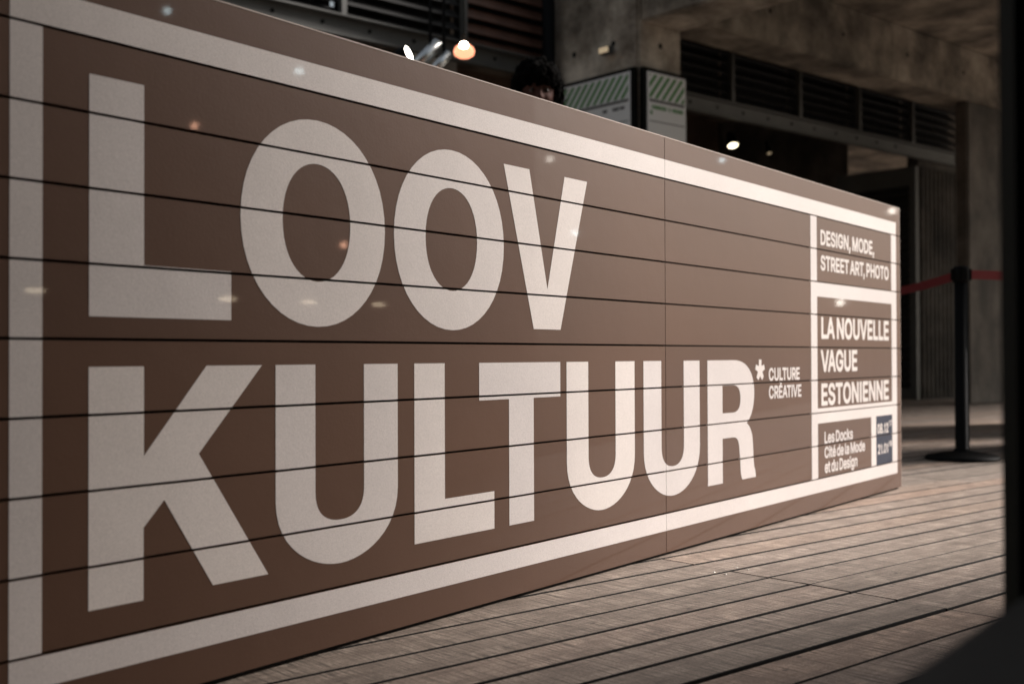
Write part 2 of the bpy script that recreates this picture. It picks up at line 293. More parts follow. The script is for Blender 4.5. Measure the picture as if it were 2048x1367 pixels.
GLYPHS = r'''{",":[188,[[39,-146,91,-145,103,-138,109,-130,164,66,163,78,159,87,151,94,139,98,63,98,51,92,43,82,11,-118,13,-130,19,-138,27,-144]]],".":[188,[[71,-27,95,-31,111,-29,123,-26,135,-20,147,-10,156,1,163,13,166,25,168,41,166,57,163,69,157,81,147,92,135,102,122,109,111,112,95,114,79,112,67,108,54,101,41,89,28,69,25,57,23,41,25,25,28,13,35,1,45,-11,55,-19]]],"0":[453,[[186,-30,229,-34,273,-29,293,-23,314,-14,329,-5,349,11,373,36,397,74,415,122,427,174,432,234,432,274,429,314,420,370,402,422,381,462,365,482,349,498,329,513,313,522,289,533,265,539,225,543,181,538,165,533,139,522,125,514,105,498,81,473,56,434,38,386,26,334,21,274,21,234,24,194,33,138,51,86,73,46,89,25,105,10,125,-6,141,-15,165,-25],[217,78,197,83,181,94,168,110,155,134,146,162,139,198,136,238,137,282,141,322,147,350,155,374,167,398,181,415,197,426,213,432,233,433,253,428,273,414,286,398,298,374,307,346,314,310,317,270,316,226,313,194,307,162,298,134,286,110,272,94,257,84,241,78]]],"1":[360,[[145,-27,262,-27,262,536,176,536,160,475,120,447,52,440,52,358,145,358]]],"2":[453,[[65,-27,389,-27,397,-26,405,-22,411,-15,415,-7,416,61,411,73,401,81,389,84,215,85,317,195,350,233,371,261,388,289,399,317,405,341,408,365,406,397,398,429,383,461,361,489,337,509,305,527,273,537,233,543,201,542,173,537,141,525,119,513,93,493,75,473,57,445,47,421,41,389,39,357,42,349,49,341,61,335,129,335,141,339,148,345,152,353,157,386,161,397,168,409,185,423,197,429,209,432,225,433,241,431,257,427,269,420,285,405,290,393,293,377,292,357,288,341,277,321,261,299,235,269,41,61,37,49,38,-7,42,-15,49,-22,57,-26]]],"7":[453,[[99,-27,167,-27,179,-23,187,-15,415,437,418,445,418,513,411,527,399,535,143,536,59,536,51,534,43,528,38,521,35,509,35,449,37,441,43,433,51,427,59,425,279,425,279,421,72,9,70,-3,75,-16,87,-25]]],"8":[453,[[179,-30,225,-34,265,-31,305,-23,341,-7,369,12,394,38,407,58,416,74,426,110,428,134,427,154,423,174,415,198,405,218,393,236,381,250,363,266,361,270,373,282,387,302,398,322,405,346,408,366,409,390,405,414,399,434,390,454,377,474,363,490,349,502,329,516,309,526,269,539,229,543,189,540,153,531,121,515,89,490,68,466,52,434,44,402,44,366,50,334,65,301,77,285,91,270,89,266,71,250,54,230,41,207,33,188,27,162,25,134,27,110,32,86,40,66,52,46,69,26,85,11,104,-2,125,-14,149,-23],[205,78,177,85,163,94,153,104,146,118,143,130,142,146,145,158,150,170,159,182,181,199,197,204,213,207,233,208,248,206,265,201,277,195,289,186,300,174,306,162,310,146,309,130,306,118,300,106,293,98,273,84,241,77],[213,318,201,320,187,326,177,333,169,342,161,362,160,378,162,390,171,410,183,422,209,431,237,432,253,429,265,424,274,418,282,410,291,390,292,378,291,362,287,350,282,342,265,326,253,321,241,318]]],"A":[480,[[17,-27,89,-27,97,-24,104,-19,111,-7,153,113,157,115,325,114,370,-11,377,-20,385,-25,397,-27,465,-27,473,-25,481,-20,489,-7,490,1,488,9,378,309,302,517,297,526,289,533,277,536,201,536,193,535,183,529,175,517,-9,9,-11,-3,-6,-15,5,-25],[197,226,194,229,237,357,241,355,250,329,284,229,281,226]]],"C":[510,[[221,-30,269,-34,297,-32,321,-28,369,-13,405,6,425,22,442,38,459,58,472,78,484,102,493,126,499,154,499,166,493,178,485,184,477,187,401,186,392,182,385,174,374,142,361,121,345,106,325,93,297,83,269,80,237,83,207,94,185,109,166,130,149,158,138,190,131,226,130,270,136,310,145,342,154,362,164,378,177,392,189,403,221,421,237,426,257,429,293,427,313,421,330,414,347,402,359,390,370,374,377,358,385,334,392,326,401,322,473,321,485,324,496,334,499,342,500,350,493,382,481,414,465,442,447,466,426,486,401,505,377,519,349,529,321,537,289,542,249,542,213,538,177,527,137,508,105,484,74,450,55,422,37,386,26,354,18,318,15,294,13,254,15,214,21,174,31,138,39,118,55,86,73,59,87,42,109,21,137,1,165,-13,197,-25]]],"D":[502,[[61,-27,241,-26,277,-23,313,-14,349,0,381,18,405,37,417,49,440,77,456,105,465,125,481,177,488,233,487,297,476,353,458,401,448,421,431,445,401,477,369,500,337,516,301,528,265,534,225,536,61,536,49,534,38,525,34,517,33,509,33,1,35,-11,41,-19,49,-25],[153,84,153,425,233,425,269,420,289,413,305,405,331,385,346,365,358,341,368,305,372,269,371,229,367,201,358,169,346,145,333,127,317,113,297,100,277,92,253,87,229,84]]],"E":[419,[[61,-27,377,-27,385,-25,393,-20,401,-7,402,61,397,73,385,82,373,84,152,85,153,202,353,202,365,204,377,213,382,225,382,289,377,302,369,309,357,313,153,313,152,325,153,425,373,425,381,427,389,431,394,437,398,445,398,517,390,529,377,536,61,536,49,534,38,525,34,517,33,509,33,1,35,-11,41,-19,49,-25]]],"G":[520,[[222,-30,249,-33,285,-34,333,-26,361,-18,387,-6,425,19,441,34,459,54,475,78,486,102,494,122,501,150,505,202,504,262,498,274,485,282,276,282,263,274,258,266,256,258,256,198,261,183,269,176,281,172,381,172,385,170,384,166,375,142,361,119,345,103,325,91,297,83,269,80,241,83,213,91,189,106,173,121,160,138,149,158,141,178,135,202,131,226,130,254,131,282,136,310,141,331,150,354,161,373,174,390,189,403,206,414,225,422,249,428,277,428,301,424,327,414,341,404,357,388,372,366,386,334,393,327,401,323,481,323,489,327,496,334,500,342,501,350,494,382,483,410,465,441,445,467,417,492,389,511,361,525,329,535,289,542,249,543,213,538,181,529,149,515,121,497,94,474,73,450,53,420,37,387,26,354,17,314,13,274,15,214,21,174,31,138,44,106,62,74,83,46,107,22,135,2,165,-13,197,-25]]],"H":[517,[[61,-27,129,-27,141,-22,150,-11,152,1,153,205,361,205,365,201,365,1,369,-14,378,-23,393,-27,461,-27,471,-23,479,-15,483,-7,484,1,484,509,483,517,479,525,473,531,465,535,389,536,377,531,368,521,365,509,365,317,361,316,153,316,152,509,149,521,145,527,137,533,125,536,57,536,45,531,38,525,34,517,33,509,33,1,35,-11,41,-19,49,-25]]],"I":[196,[[34,-27,158,-27,158,536,34,536]]],"L":[393,[[61,-27,361,-27,369,-26,377,-22,383,-15,387,-7,388,61,381,75,369,83,152,85,152,325,152,509,149,521,141,531,129,536,61,536,53,535,45,531,38,525,34,517,33,509,33,-3,35,-11,41,-19,49,-25]]],"M":[628,[[61,-27,129,-26,141,-19,148,-7,149,257,153,261,261,-11,267,-19,273,-24,289,-27,345,-27,357,-22,364,-15,473,260,477,257,477,1,479,-11,489,-22,501,-27,569,-27,577,-25,585,-21,593,-11,595,1,595,369,595,509,594,517,589,526,581,533,569,536,477,536,469,535,461,531,454,525,450,517,317,168,313,167,174,525,165,533,153,536,61,536,53,535,45,531,36,521,33,509,33,1,35,-11,41,-19,49,-25]]],"N":[523,[[61,-27,129,-27,137,-24,144,-19,151,-7,152,313,153,319,368,-19,377,-25,385,-27,465,-27,477,-23,485,-15,489,-7,490,1,490,509,487,521,481,529,473,534,465,536,393,535,381,529,373,517,372,201,369,193,154,529,145,534,137,536,61,536,49,534,38,525,34,517,33,509,33,1,35,-11,41,-19,49,-25]]],"O":[533,[[221,-30,269,-34,301,-32,321,-29,349,-21,369,-13,397,1,413,12,437,32,450,46,469,71,481,90,495,118,502,138,516,194,520,254,518,294,515,318,502,370,490,402,479,422,449,463,426,486,411,498,397,508,369,522,337,534,313,539,265,543,233,541,213,538,185,530,165,522,137,508,121,497,97,476,84,462,65,438,53,418,39,390,31,370,22,338,17,314,13,254,17,194,22,170,31,138,39,118,55,86,85,45,108,22,124,10,149,-6,167,-14,197,-25],[245,82,213,91,189,106,168,126,150,154,138,186,133,214,130,254,133,294,138,322,150,354,165,378,185,400,205,414,233,425,257,429,289,427,317,419,341,406,363,386,379,362,392,334,400,298,403,254,400,214,393,179,383,154,369,130,349,109,326,94,301,84,277,80]]],"P":[445,[[61,-27,129,-27,141,-22,150,-11,152,1,153,158,265,160,293,165,321,172,345,183,373,203,393,222,410,245,424,277,433,309,436,349,433,385,424,417,412,445,393,473,369,495,345,511,321,522,293,530,265,535,233,536,57,536,45,531,37,523,33,509,33,-3,35,-11,41,-19,49,-25],[153,269,153,425,233,425,257,423,281,417,297,406,307,393,312,381,316,365,317,349,316,329,312,313,305,299,296,289,277,276,253,270]]],"R":[449,[[61,-27,129,-27,141,-22,150,-11,152,1,152,169,157,171,229,171,231,169,329,-12,337,-22,345,-26,353,-27,429,-27,437,-25,445,-21,450,-15,454,-7,455,1,453,10,353,193,353,197,377,213,393,229,408,249,421,273,430,301,436,337,436,365,431,401,423,425,407,457,389,481,365,501,345,513,321,523,293,531,265,535,61,536,49,534,42,529,36,521,33,509,33,1,35,-11,41,-19,49,-25],[153,283,153,425,257,424,283,417,301,405,309,394,313,385,317,369,318,353,317,337,313,321,309,311,301,301,281,289,257,283,233,282]]],"S":[447,[[173,-32,223,-36,267,-33,311,-23,347,-7,379,15,402,40,421,72,429,92,433,112,435,136,434,156,427,192,419,210,411,223,383,253,356,272,323,289,283,302,216,320,175,335,159,345,145,360,142,372,144,388,149,400,159,411,171,420,187,427,203,430,223,432,243,431,259,427,275,421,291,412,304,396,314,364,319,358,327,353,335,351,403,351,415,355,424,364,427,372,428,380,425,404,420,424,405,456,386,480,359,504,331,521,299,533,263,541,215,543,175,538,139,528,103,510,75,489,53,464,36,432,27,396,26,356,30,332,35,317,51,288,75,263,103,243,143,224,175,214,255,191,287,179,307,166,317,152,319,140,317,124,310,112,299,99,283,89,267,82,247,78,223,76,187,80,167,88,154,96,143,106,137,116,127,151,115,162,103,164,35,164,23,159,16,152,12,144,11,136,18,96,30,64,51,33,75,9,103,-9,139,-24]]],"T":[449,[[193,-27,261,-27,269,-24,276,-19,283,-7,285,425,421,425,429,428,436,433,442,441,444,449,444,513,439,525,429,533,417,536,257,536,29,536,21,534,13,528,8,521,5,513,5,449,10,437,18,429,33,425,165,425,166,-3,168,-11,174,-19,181,-24]]],"U":[517,[[210,-31,257,-35,305,-32,349,-20,377,-8,413,16,441,45,462,77,477,117,482,145,484,173,483,517,479,525,473,531,465,535,457,536,389,536,381,533,371,525,367,517,366,509,366,181,365,161,357,134,345,114,325,96,302,85,285,81,261,79,241,80,217,85,201,91,186,101,174,113,165,125,155,149,151,173,150,517,141,530,133,534,125,536,57,536,45,531,38,525,34,517,33,509,33,173,36,137,44,105,56,77,69,55,87,33,105,16,129,-2,153,-14,181,-24]]],"V":[480,[[205,-27,281,-27,293,-22,301,-14,490,505,489,517,485,525,477,532,469,535,393,536,381,532,373,525,249,170,241,145,212,229,106,525,97,533,89,536,13,536,5,534,-3,528,-8,521,-11,513,-8,497,179,-11,189,-22,197,-26]]],"a":[389,[[121,-32,151,-36,187,-34,219,-26,251,-11,263,-23,275,-27,339,-27,351,-23,359,-16,363,-8,364,0,364,252,360,296,354,316,342,340,331,356,315,372,295,386,279,395,259,402,231,408,203,411,175,410,147,406,119,399,95,389,75,377,55,361,40,344,23,317,16,300,14,292,15,284,19,276,31,266,95,247,107,248,119,255,136,280,149,292,167,300,191,304,215,302,231,296,241,288,248,272,249,260,245,256,131,240,103,233,75,222,51,208,37,196,21,176,13,160,4,128,3,96,8,68,19,40,36,16,59,-6,84,-20],[147,75,131,82,121,92,119,100,120,112,122,120,126,124,139,132,155,137,227,148,247,151,249,148,249,132,244,116,238,104,228,92,211,81,191,74,167,72]]],"c":[396,[[165,-31,207,-35,247,-32,279,-23,311,-8,339,13,363,41,381,73,388,93,390,105,385,117,375,126,303,144,295,142,286,137,280,129,267,100,256,89,243,81,223,74,207,73,187,75,167,83,151,97,140,113,131,133,125,157,123,185,125,213,131,241,139,261,153,281,171,295,191,302,219,302,243,296,259,285,271,269,279,249,287,240,299,235,315,237,371,252,379,256,388,269,389,277,387,288,379,309,368,329,353,349,339,364,307,386,287,396,263,404,231,410,191,410,156,405,127,395,103,383,75,361,53,337,37,313,25,289,17,265,8,217,7,185,8,157,13,125,21,97,32,73,46,49,61,29,79,11,99,-4,115,-14,139,-24]]],"d":[424,[[156,-31,195,-35,231,-32,258,-23,287,-7,295,-20,307,-26,375,-27,383,-25,391,-19,398,-7,399,513,396,521,391,528,379,535,307,536,295,531,287,521,284,513,284,493,283,387,263,398,247,404,231,408,207,411,183,411,159,408,143,404,119,395,87,376,59,349,44,329,31,305,16,265,8,217,7,189,8,157,16,113,31,72,51,37,67,18,83,3,97,-7,119,-19],[183,77,167,83,151,97,140,113,132,133,126,153,123,177,124,205,127,229,134,253,142,269,152,281,166,293,179,299,191,302,211,303,227,300,243,293,255,283,267,269,275,253,281,233,284,205,285,177,282,153,277,133,269,113,259,98,247,87,235,80,219,75,199,74]]],"e":[404,[[167,-31,211,-35,247,-33,283,-25,315,-10,347,13,368,37,380,57,387,73,391,85,391,97,385,109,375,116,319,130,303,132,295,130,287,124,270,97,259,86,251,81,235,75,223,73,191,75,167,83,150,97,135,117,127,141,379,143,391,151,398,165,398,209,395,239,389,269,379,300,368,321,352,345,337,361,315,379,291,393,267,402,239,408,211,411,179,409,151,404,123,394,99,381,79,366,59,346,44,325,30,301,20,273,12,245,8,217,7,173,10,141,16,113,26,85,38,61,54,37,71,18,91,1,115,-14,139,-24],[131,248,130,249,135,261,147,278,163,292,179,299,199,303,223,301,243,295,255,285,270,265,275,253,275,248]]],"g":[425,[[159,-174,195,-178,235,-177,267,-172,303,-160,331,-145,351,-130,372,-106,385,-82,395,-50,399,-10,398,386,391,398,383,404,375,406,307,405,295,399,287,386,283,386,251,403,227,409,187,411,155,407,119,395,99,385,84,374,67,358,53,342,31,306,20,278,10,238,7,206,8,162,13,130,24,94,37,66,54,42,78,18,102,2,131,-12,159,-19,195,-22,231,-19,255,-12,284,2,283,-22,280,-34,275,-44,259,-58,235,-67,199,-70,183,-68,167,-64,144,-50,119,-21,111,-16,103,-14,95,-15,87,-18,37,-46,29,-54,24,-66,27,-81,42,-106,64,-130,83,-145,107,-158,131,-167],[179,90,163,97,151,106,139,122,131,141,125,162,123,182,124,210,127,230,132,246,141,266,151,280,163,292,175,298,191,302,211,303,227,300,242,294,255,285,267,270,275,254,282,226,285,202,284,174,281,150,275,131,268,118,259,106,247,96,231,89,215,86,195,87]]],"i":[167,[[54,-27,122,-26,134,-18,139,-11,141,-3,141,381,139,389,134,397,126,403,114,406,46,405,33,397,28,389,26,381,26,-3,28,-11,34,-19,42,-25],[72,417,98,417,110,421,122,427,141,445,148,457,152,469,153,481,152,497,148,509,141,521,134,530,122,540,110,546,98,550,86,551,70,550,58,546,46,540,26,521,19,509,15,497,14,481,15,469,19,457,26,445,46,427,58,421]]],"k":[381,[[54,-27,118,-27,128,-23,136,-15,140,-7,141,1,141,129,150,137,154,135,271,-15,280,-23,294,-27,374,-27,386,-23,394,-16,398,-7,399,1,394,16,238,213,239,217,380,361,386,373,386,385,383,393,376,401,366,405,286,406,274,404,264,397,142,272,141,509,138,521,134,527,126,533,114,536,50,536,38,531,31,525,27,517,26,509,26,1,28,-11,34,-19,42,-25]]],"l":[189,[[102,-25,142,-29,162,-28,182,-25,194,-21,202,-14,207,-5,208,3,197,59,191,71,178,80,170,81,146,79,142,83,141,511,137,523,130,531,122,535,114,536,46,535,33,527,28,519,26,511,26,87,27,63,36,31,42,18,53,3,74,-14]]],"n":[410,[[54,-27,118,-27,130,-22,139,-11,141,1,142,245,148,265,154,276,166,288,178,295,190,300,206,302,222,301,234,298,245,293,254,285,260,277,265,265,268,253,269,233,269,-3,271,-11,278,-20,286,-25,294,-27,358,-27,370,-24,379,-15,383,-7,384,1,384,133,384,253,382,277,377,301,369,325,358,345,343,365,326,380,307,393,290,401,270,406,246,410,214,411,190,407,166,400,138,386,130,399,118,405,54,406,42,404,30,393,26,381,26,1,28,-11,34,-19,42,-25]]],"o":[415,[[165,-31,207,-35,247,-32,283,-22,315,-6,343,17,370,49,389,85,402,129,407,157,408,181,405,233,394,277,378,313,368,329,353,349,323,376,291,394,251,407,207,411,167,407,139,400,103,383,71,358,47,329,25,289,13,249,7,205,8,157,16,113,32,73,46,49,58,33,73,17,91,1,103,-7,127,-19],[183,76,167,83,151,97,140,113,132,129,126,153,123,177,124,205,127,229,133,249,141,265,153,281,167,293,179,298,195,302,215,303,231,300,247,293,262,281,274,265,282,249,288,225,292,201,291,173,288,149,281,125,273,109,263,96,250,85,235,77,219,74,199,73]]],"s":[365,[[137,-31,173,-35,217,-33,249,-26,279,-15,305,2,329,25,345,49,355,77,358,109,356,129,353,143,346,161,339,173,317,198,297,212,273,224,249,232,164,253,145,261,138,269,136,281,140,289,145,294,161,302,181,306,205,304,221,299,234,285,249,258,257,252,265,250,273,250,333,265,341,269,348,277,351,285,351,293,345,313,331,341,313,364,293,381,273,393,249,402,221,409,185,411,145,407,113,399,89,387,63,369,44,349,30,325,23,301,20,285,21,261,27,229,40,205,61,182,81,167,105,156,133,146,217,126,233,118,240,109,240,97,234,89,225,82,205,74,181,72,157,75,137,84,126,97,117,121,110,129,101,133,89,134,29,120,21,116,14,109,10,101,9,93,14,69,25,44,41,21,61,2,85,-14,105,-23]]],"t":[227,[[129,-27,171,-31,191,-30,211,-27,223,-23,231,-18,237,-11,240,1,228,61,221,73,211,79,203,81,179,77,163,77,155,81,154,85,153,297,155,300,159,300,207,300,215,302,223,308,229,317,231,325,231,377,230,385,227,393,215,404,207,406,155,406,153,409,153,473,151,481,143,492,131,498,63,498,51,494,43,487,39,477,38,409,35,406,3,406,-5,404,-17,393,-21,381,-21,325,-17,313,-10,305,-1,301,35,300,38,297,38,89,40,65,47,41,59,18,79,-3,103,-18]]],"u":[410,[[143,-28,178,-32,210,-30,242,-21,270,-7,280,-20,290,-26,358,-27,366,-25,374,-21,383,-8,384,0,384,384,381,392,374,400,366,404,358,406,294,406,282,402,275,396,271,388,269,380,269,144,265,124,258,108,250,96,240,88,226,81,210,78,194,77,178,80,166,85,154,97,145,112,141,136,141,380,139,388,130,401,122,405,114,406,50,406,42,404,32,396,28,388,26,380,26,140,27,112,33,80,41,56,49,40,70,11,86,-3,102,-13,122,-22]]],"É":[419,[[61,-27,377,-27,389,-23,400,-11,402,1,402,61,397,73,385,82,373,84,152,85,153,202,357,202,369,206,379,217,382,229,382,289,377,302,365,311,353,313,153,313,153,425,293,425,377,425,385,428,391,433,397,441,399,449,399,513,394,525,385,533,373,536,258,537,332,649,334,657,332,669,325,679,317,684,309,686,237,686,229,684,219,677,165,565,164,557,166,549,174,537,173,536,57,536,45,531,36,521,33,509,33,-3,35,-11,41,-19,49,-25]]],"é":[404,[[167,-31,199,-35,243,-33,275,-27,303,-16,332,1,355,21,376,49,389,77,392,89,391,97,387,107,379,114,363,119,307,132,295,130,288,125,270,97,259,86,251,81,235,75,223,73,203,73,187,76,167,83,150,97,135,117,128,137,127,141,131,142,371,142,383,145,393,153,397,161,398,169,397,221,392,257,383,289,368,321,352,345,333,365,311,381,283,396,245,409,317,517,320,529,317,541,307,552,295,556,223,556,215,554,207,549,201,541,151,437,150,429,151,421,159,409,155,405,135,399,111,388,91,375,71,359,58,345,43,324,30,301,21,277,10,233,7,201,7,173,13,125,21,97,31,75,54,37,71,18,91,1,127,-19],[131,248,130,249,135,261,147,278,163,292,179,299,199,303,223,301,243,295,255,285,270,265,275,253,275,248]]]}'''
# ================================================================== THE SETTING
random.seed(4)
FF = 2300.0
def project(p):
    d = Vector(p) - Vector((0, 0, CAM_H))
    return 1024 + FF * d.dot(rt) / d.dot(fwd), 683.5 - FF * d.dot(up) / d.dot(fwd), d.dot(fwd)

deck = tag(obj('deck', box(box(bmesh.new(), -9, 22, 0.50, 15, -0.16, -0.075), -9, 22, 0.42, 0.50, -0.16, -0.004), M['joist'], rz=ROT_A), kind='structure')
def plank_profile(bm, x0, x1, y0, y1, zt):
    w = 0.0014
    pr = [(y0, zt - .022), (y1, zt - .022), (y1, zt - w), (y1 - w, zt), (y0 + w, zt), (y0, zt - w)]
    a = [bm.verts.new((x0, y, z)) for y, z in pr]; b = [bm.verts.new((x1, y, z)) for y, z in pr]
    for i in range(6):
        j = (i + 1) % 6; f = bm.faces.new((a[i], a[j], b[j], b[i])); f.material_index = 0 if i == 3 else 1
    for f in (bm.faces.new(a[::-1]), bm.faces.new(b)): f.material_index = 1
def seen(a, b):
    p = AB(a, b); x, y, z = project(p)
    if z < 0.3 or not (-40 < x < 2010 and y < 1410): return False
    s = (p - B0).dot(BN); u = (p - B0).dot(BD)
    if s > 0: return True
    t = (p.x * BD.y - p.y * BD.x)          # does the sight line cross the board?
    c = Vector((0, 0, 0)); dn = (p - c).dot(BN)
    k = (B0 - c).dot(BN) / dn; hit = (p - c) * k
    return not (0.8 < (hit - B0).dot(BD) < 4.747)
ROW0, PITCHB, LEN, J0 = 1.266, 0.118, 2.4, 2.351
gaps = {(0, -1): .013, (1, -1): .012, (2, -1): .0125, (3, -1): .009, (4, -1): .008, (5, -1): .0028, (6, -1): .012, (7, -1): .009,
        (-1, -1): .009, (-2, -1): .008, (0, 0): .009, (1, 0): .011, (2, 0): .011, (3, 0): .0016, (4, 0): .008, (5, 0): .011, (6, 0): .010, (7, 0): .010, (8, 0): .011, (9, 0): .010, (10, 0): .011}
def gapw(k, seg):
    if (k, seg) not in gaps:
        gaps[(k, seg)] = random.choice((0.0018, 0.0045, 0.010, 0.014, 0.011))
    return gaps[(k, seg)]
far = bmesh.new(); n_pl = 0
for k in range(-6, 115):
    b0 = ROW0 + PITCHB * k; b1 = b0 + PITCHB
    for s in range(-4, 9):
        a0 = J0 + LEN * s; a1 = a0 + LEN
        if a1 > 21.8: continue
        g0, g1 = gapw(k, s) / 2, gapw(k + 1, s) / 2
        e = random.uniform(.0012, .0025)
        if k == 6 and s in (-1, 0): e = 0.0042
        vis = any(seen(a0 + LEN * i / 12, (b0 + b1) / 2) for i in range(13)) and b0 < 5.2
        if vis:
            bm = bmesh.new(); L, w = LEN - 2 * e, (b1 - g1) - (b0 + g0)
            plank_profile(bm, -L / 2, L / 2, -w / 2, w / 2, 0)
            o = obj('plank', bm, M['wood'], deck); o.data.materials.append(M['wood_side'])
            o.location = ((a0 + a1) / 2, (b0 + g0 + b1 - g1) / 2, random.uniform(-.0012, .0008))
            o.rotation_euler = (random.uniform(-.006, .006), 0, random.uniform(-.0009, .0009)); n_pl += 1
        else:
            plank_profile(far, a0 + e, a1 - e, b0 + g0, b1 - g1, random.uniform(-.001, .001))
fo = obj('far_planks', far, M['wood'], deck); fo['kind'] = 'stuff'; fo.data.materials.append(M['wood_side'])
print('planks', n_pl)
def screw(a, b):
    bm = bmesh.new(); lathe(bm, [(0, .0012), (.0030, .0011), (.0046, .0002), (.0046, -.004), (0, -.004)], 12)
    obj('screw', bm, M['chrome'], deck, loc=(a, b, .0006), smooth=True)
for a, b in ((2.305, 1.875), (2.305, 1.838), (2.396, 1.838), (2.398, 1.875)): screw(a, b)

floor_in = tag(obj('floor', boxm(-9, CAFE_A, -7, 0.42, -0.16, 0.0), M['inner'], rz=ROT_A), kind='structure')
cafe = empty('cafe_pavilion', rz=ROT_A)
tag(cafe, 'dark cafe front with a black window post along the right edge', 'building')
obj('roof', boxm(-9, CAFE_A, -7, 0.50, CAFE_Z0, CAFE_Z1), M['inner'], cafe)
obj('upper_shade_wall', boxm(-9, CAFE_A, .30, 0.50, CAFE_Z1, 6.5), M['concrete'], cafe)  # unseen tall wall added to keep the sun off the board's left
obj('wall', box(box(box(bmesh.new(), -9, CAFE_A, -7.2, -7, 0, CAFE_Z0), -9.2, -9, -7.2, .5, 0, CAFE_Z0), CAFE_A - .2, CAFE_A, -7.2, .5, 0, CAFE_Z0), M['inner'], cafe)
obj('window_header', boxm(-9, CAFE_A, .42, .50, 2.45, CAFE_Z0), M['frame'], cafe)
obj('window_post', boxm(1.0235, 1.15, .42, .50, 0, 2.45), M['frame'], cafe, bevel=.004)
obj('window_post', boxm(-1.6, -1.5, .42, .50, 0, 2.45), M['frame'], cafe, bevel=.004)
obj('glass_seal', boxm(1.016, 1.0235, .480, .494, 0, 2.45), M['gasket'], cafe)

ground = tag(obj('ground', boxm(-60, 90, -60, 90, -0.5, -0.17), M['concrete_dark']), kind='structure')

# the slab over the passage, and unseen pieces added to cut the light
tag(obj('concrete_slab', boxm(SLAB_A, 22, SLAB_C, 15, 3.88, 4.25), M['concrete'], rz=ROT_A), kind='structure', label='concrete slab over the passage')
tag(obj('shade_canopy', boxm(-9, CAN_A, .0, SLAB_B, 3.88, 4.25), M['concrete'], rz=ROT_A), kind='structure')  # unseen cover added to darken the left of the board
tag(obj('left_shade_wall', boxm(LEFT_A - .3, LEFT_A, .5, 3.2, 0, 3.88), M['plaster'], rz=ROT_A), kind='structure')  # unseen wall added to block sky light from the left
tag(obj('shade_pier', boxm(6.6, 7.6, PIER_B, 3.12, 0, 3.88), M['concrete'], rz=ROT_A, bevel=.02), 'unseen concrete block added right of the view to shade the far deck', 'pier')  # unseen block added to cut the sun beyond the board's end

# column behind the board with its two beams
COLUMN = tag(obj('concrete_column', boxm(6.65, 7.17, 6.13, 7.10, 0, 3.88), M['concrete_lit'], rz=ROT_A, bevel=.022), 'rough concrete column with pale front edge carrying both green striped notice boards', 'column')
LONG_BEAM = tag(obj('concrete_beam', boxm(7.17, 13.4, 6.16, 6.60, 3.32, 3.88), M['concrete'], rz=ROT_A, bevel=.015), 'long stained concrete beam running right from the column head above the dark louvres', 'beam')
tag(obj('concrete_beam', boxm(6.68, 7.14, 4.2, 6.13, 3.17, 3.88), M['concrete_lit'], rz=ROT_A, bevel=.015), 'short pale lit concrete beam coming forward over the column at the top of the view', 'beam')
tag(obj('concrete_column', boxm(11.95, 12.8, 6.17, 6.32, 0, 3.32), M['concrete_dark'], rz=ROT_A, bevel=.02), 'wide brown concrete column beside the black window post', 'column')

hole = None
for a, b_, z, ang, par in [(8.4 + 1.15 * i, 6.16, 3.60, ROT_A, 1) for i in range(4)] + [(6.91, 6.13, zz, ROT_A, 0) for zz in (3.02,)] + [(6.65, bb, zz, ROT_A - pi / 2, 0) for bb in (6.4, 6.85) for zz in (3.05, 3.55)]:
    t = LONG_BEAM if par else COLUMN
    if hole is None:
        bm = bmesh.new(); lathe(bm, [(0, .002), (.020, .002), (.024, 0)], 12); o = obj('tie_hole', bm, M['joist'], t); hole = o.data
    else: o = link('tie_hole', hole, None, t)
    p = Matrix.Rotation(-ROT_A, 3, 'Z') @ AB(a, b_, z)
    o.location = p; o.rotation_euler = (pi / 2, 0, ang - ROT_A)

# steel channel with bolts
ch = empty('steel_channel_beam', rz=ROT_A)
tag(ch, 'grey steel channel beam with bolt heads passing behind the concrete column', 'beam')
obj('web', boxm(1.0, 13.6, 7.20, 7.215, 2.90, 3.06), M['steel'], ch)
obj('flange', boxm(1.0, 13.6, 7.14, 7.20, 3.048, 3.06), M['steel'], ch)
obj('flange', boxm(1.0, 13.6, 7.14, 7.20, 2.90, 2.912), M['steel'], ch)
boltmesh = None
for i in range(22):
    a = 3.62 + .41 * i
    if 6.5 < a < 8.3: continue
    if boltmesh is None:
        bm = bmesh.new(); lathe(bm, [(0, .012), (.014, .010), (.017, 0), (0, 0)], 6)
        o = obj('bolt', bm, M['black'], ch); boltmesh = o.data
    else: o = link('bolt', boltmesh, None, ch)
    o.location = (a, 7.20, 2.99); o.rotation_euler = (pi / 2, 0, 0)

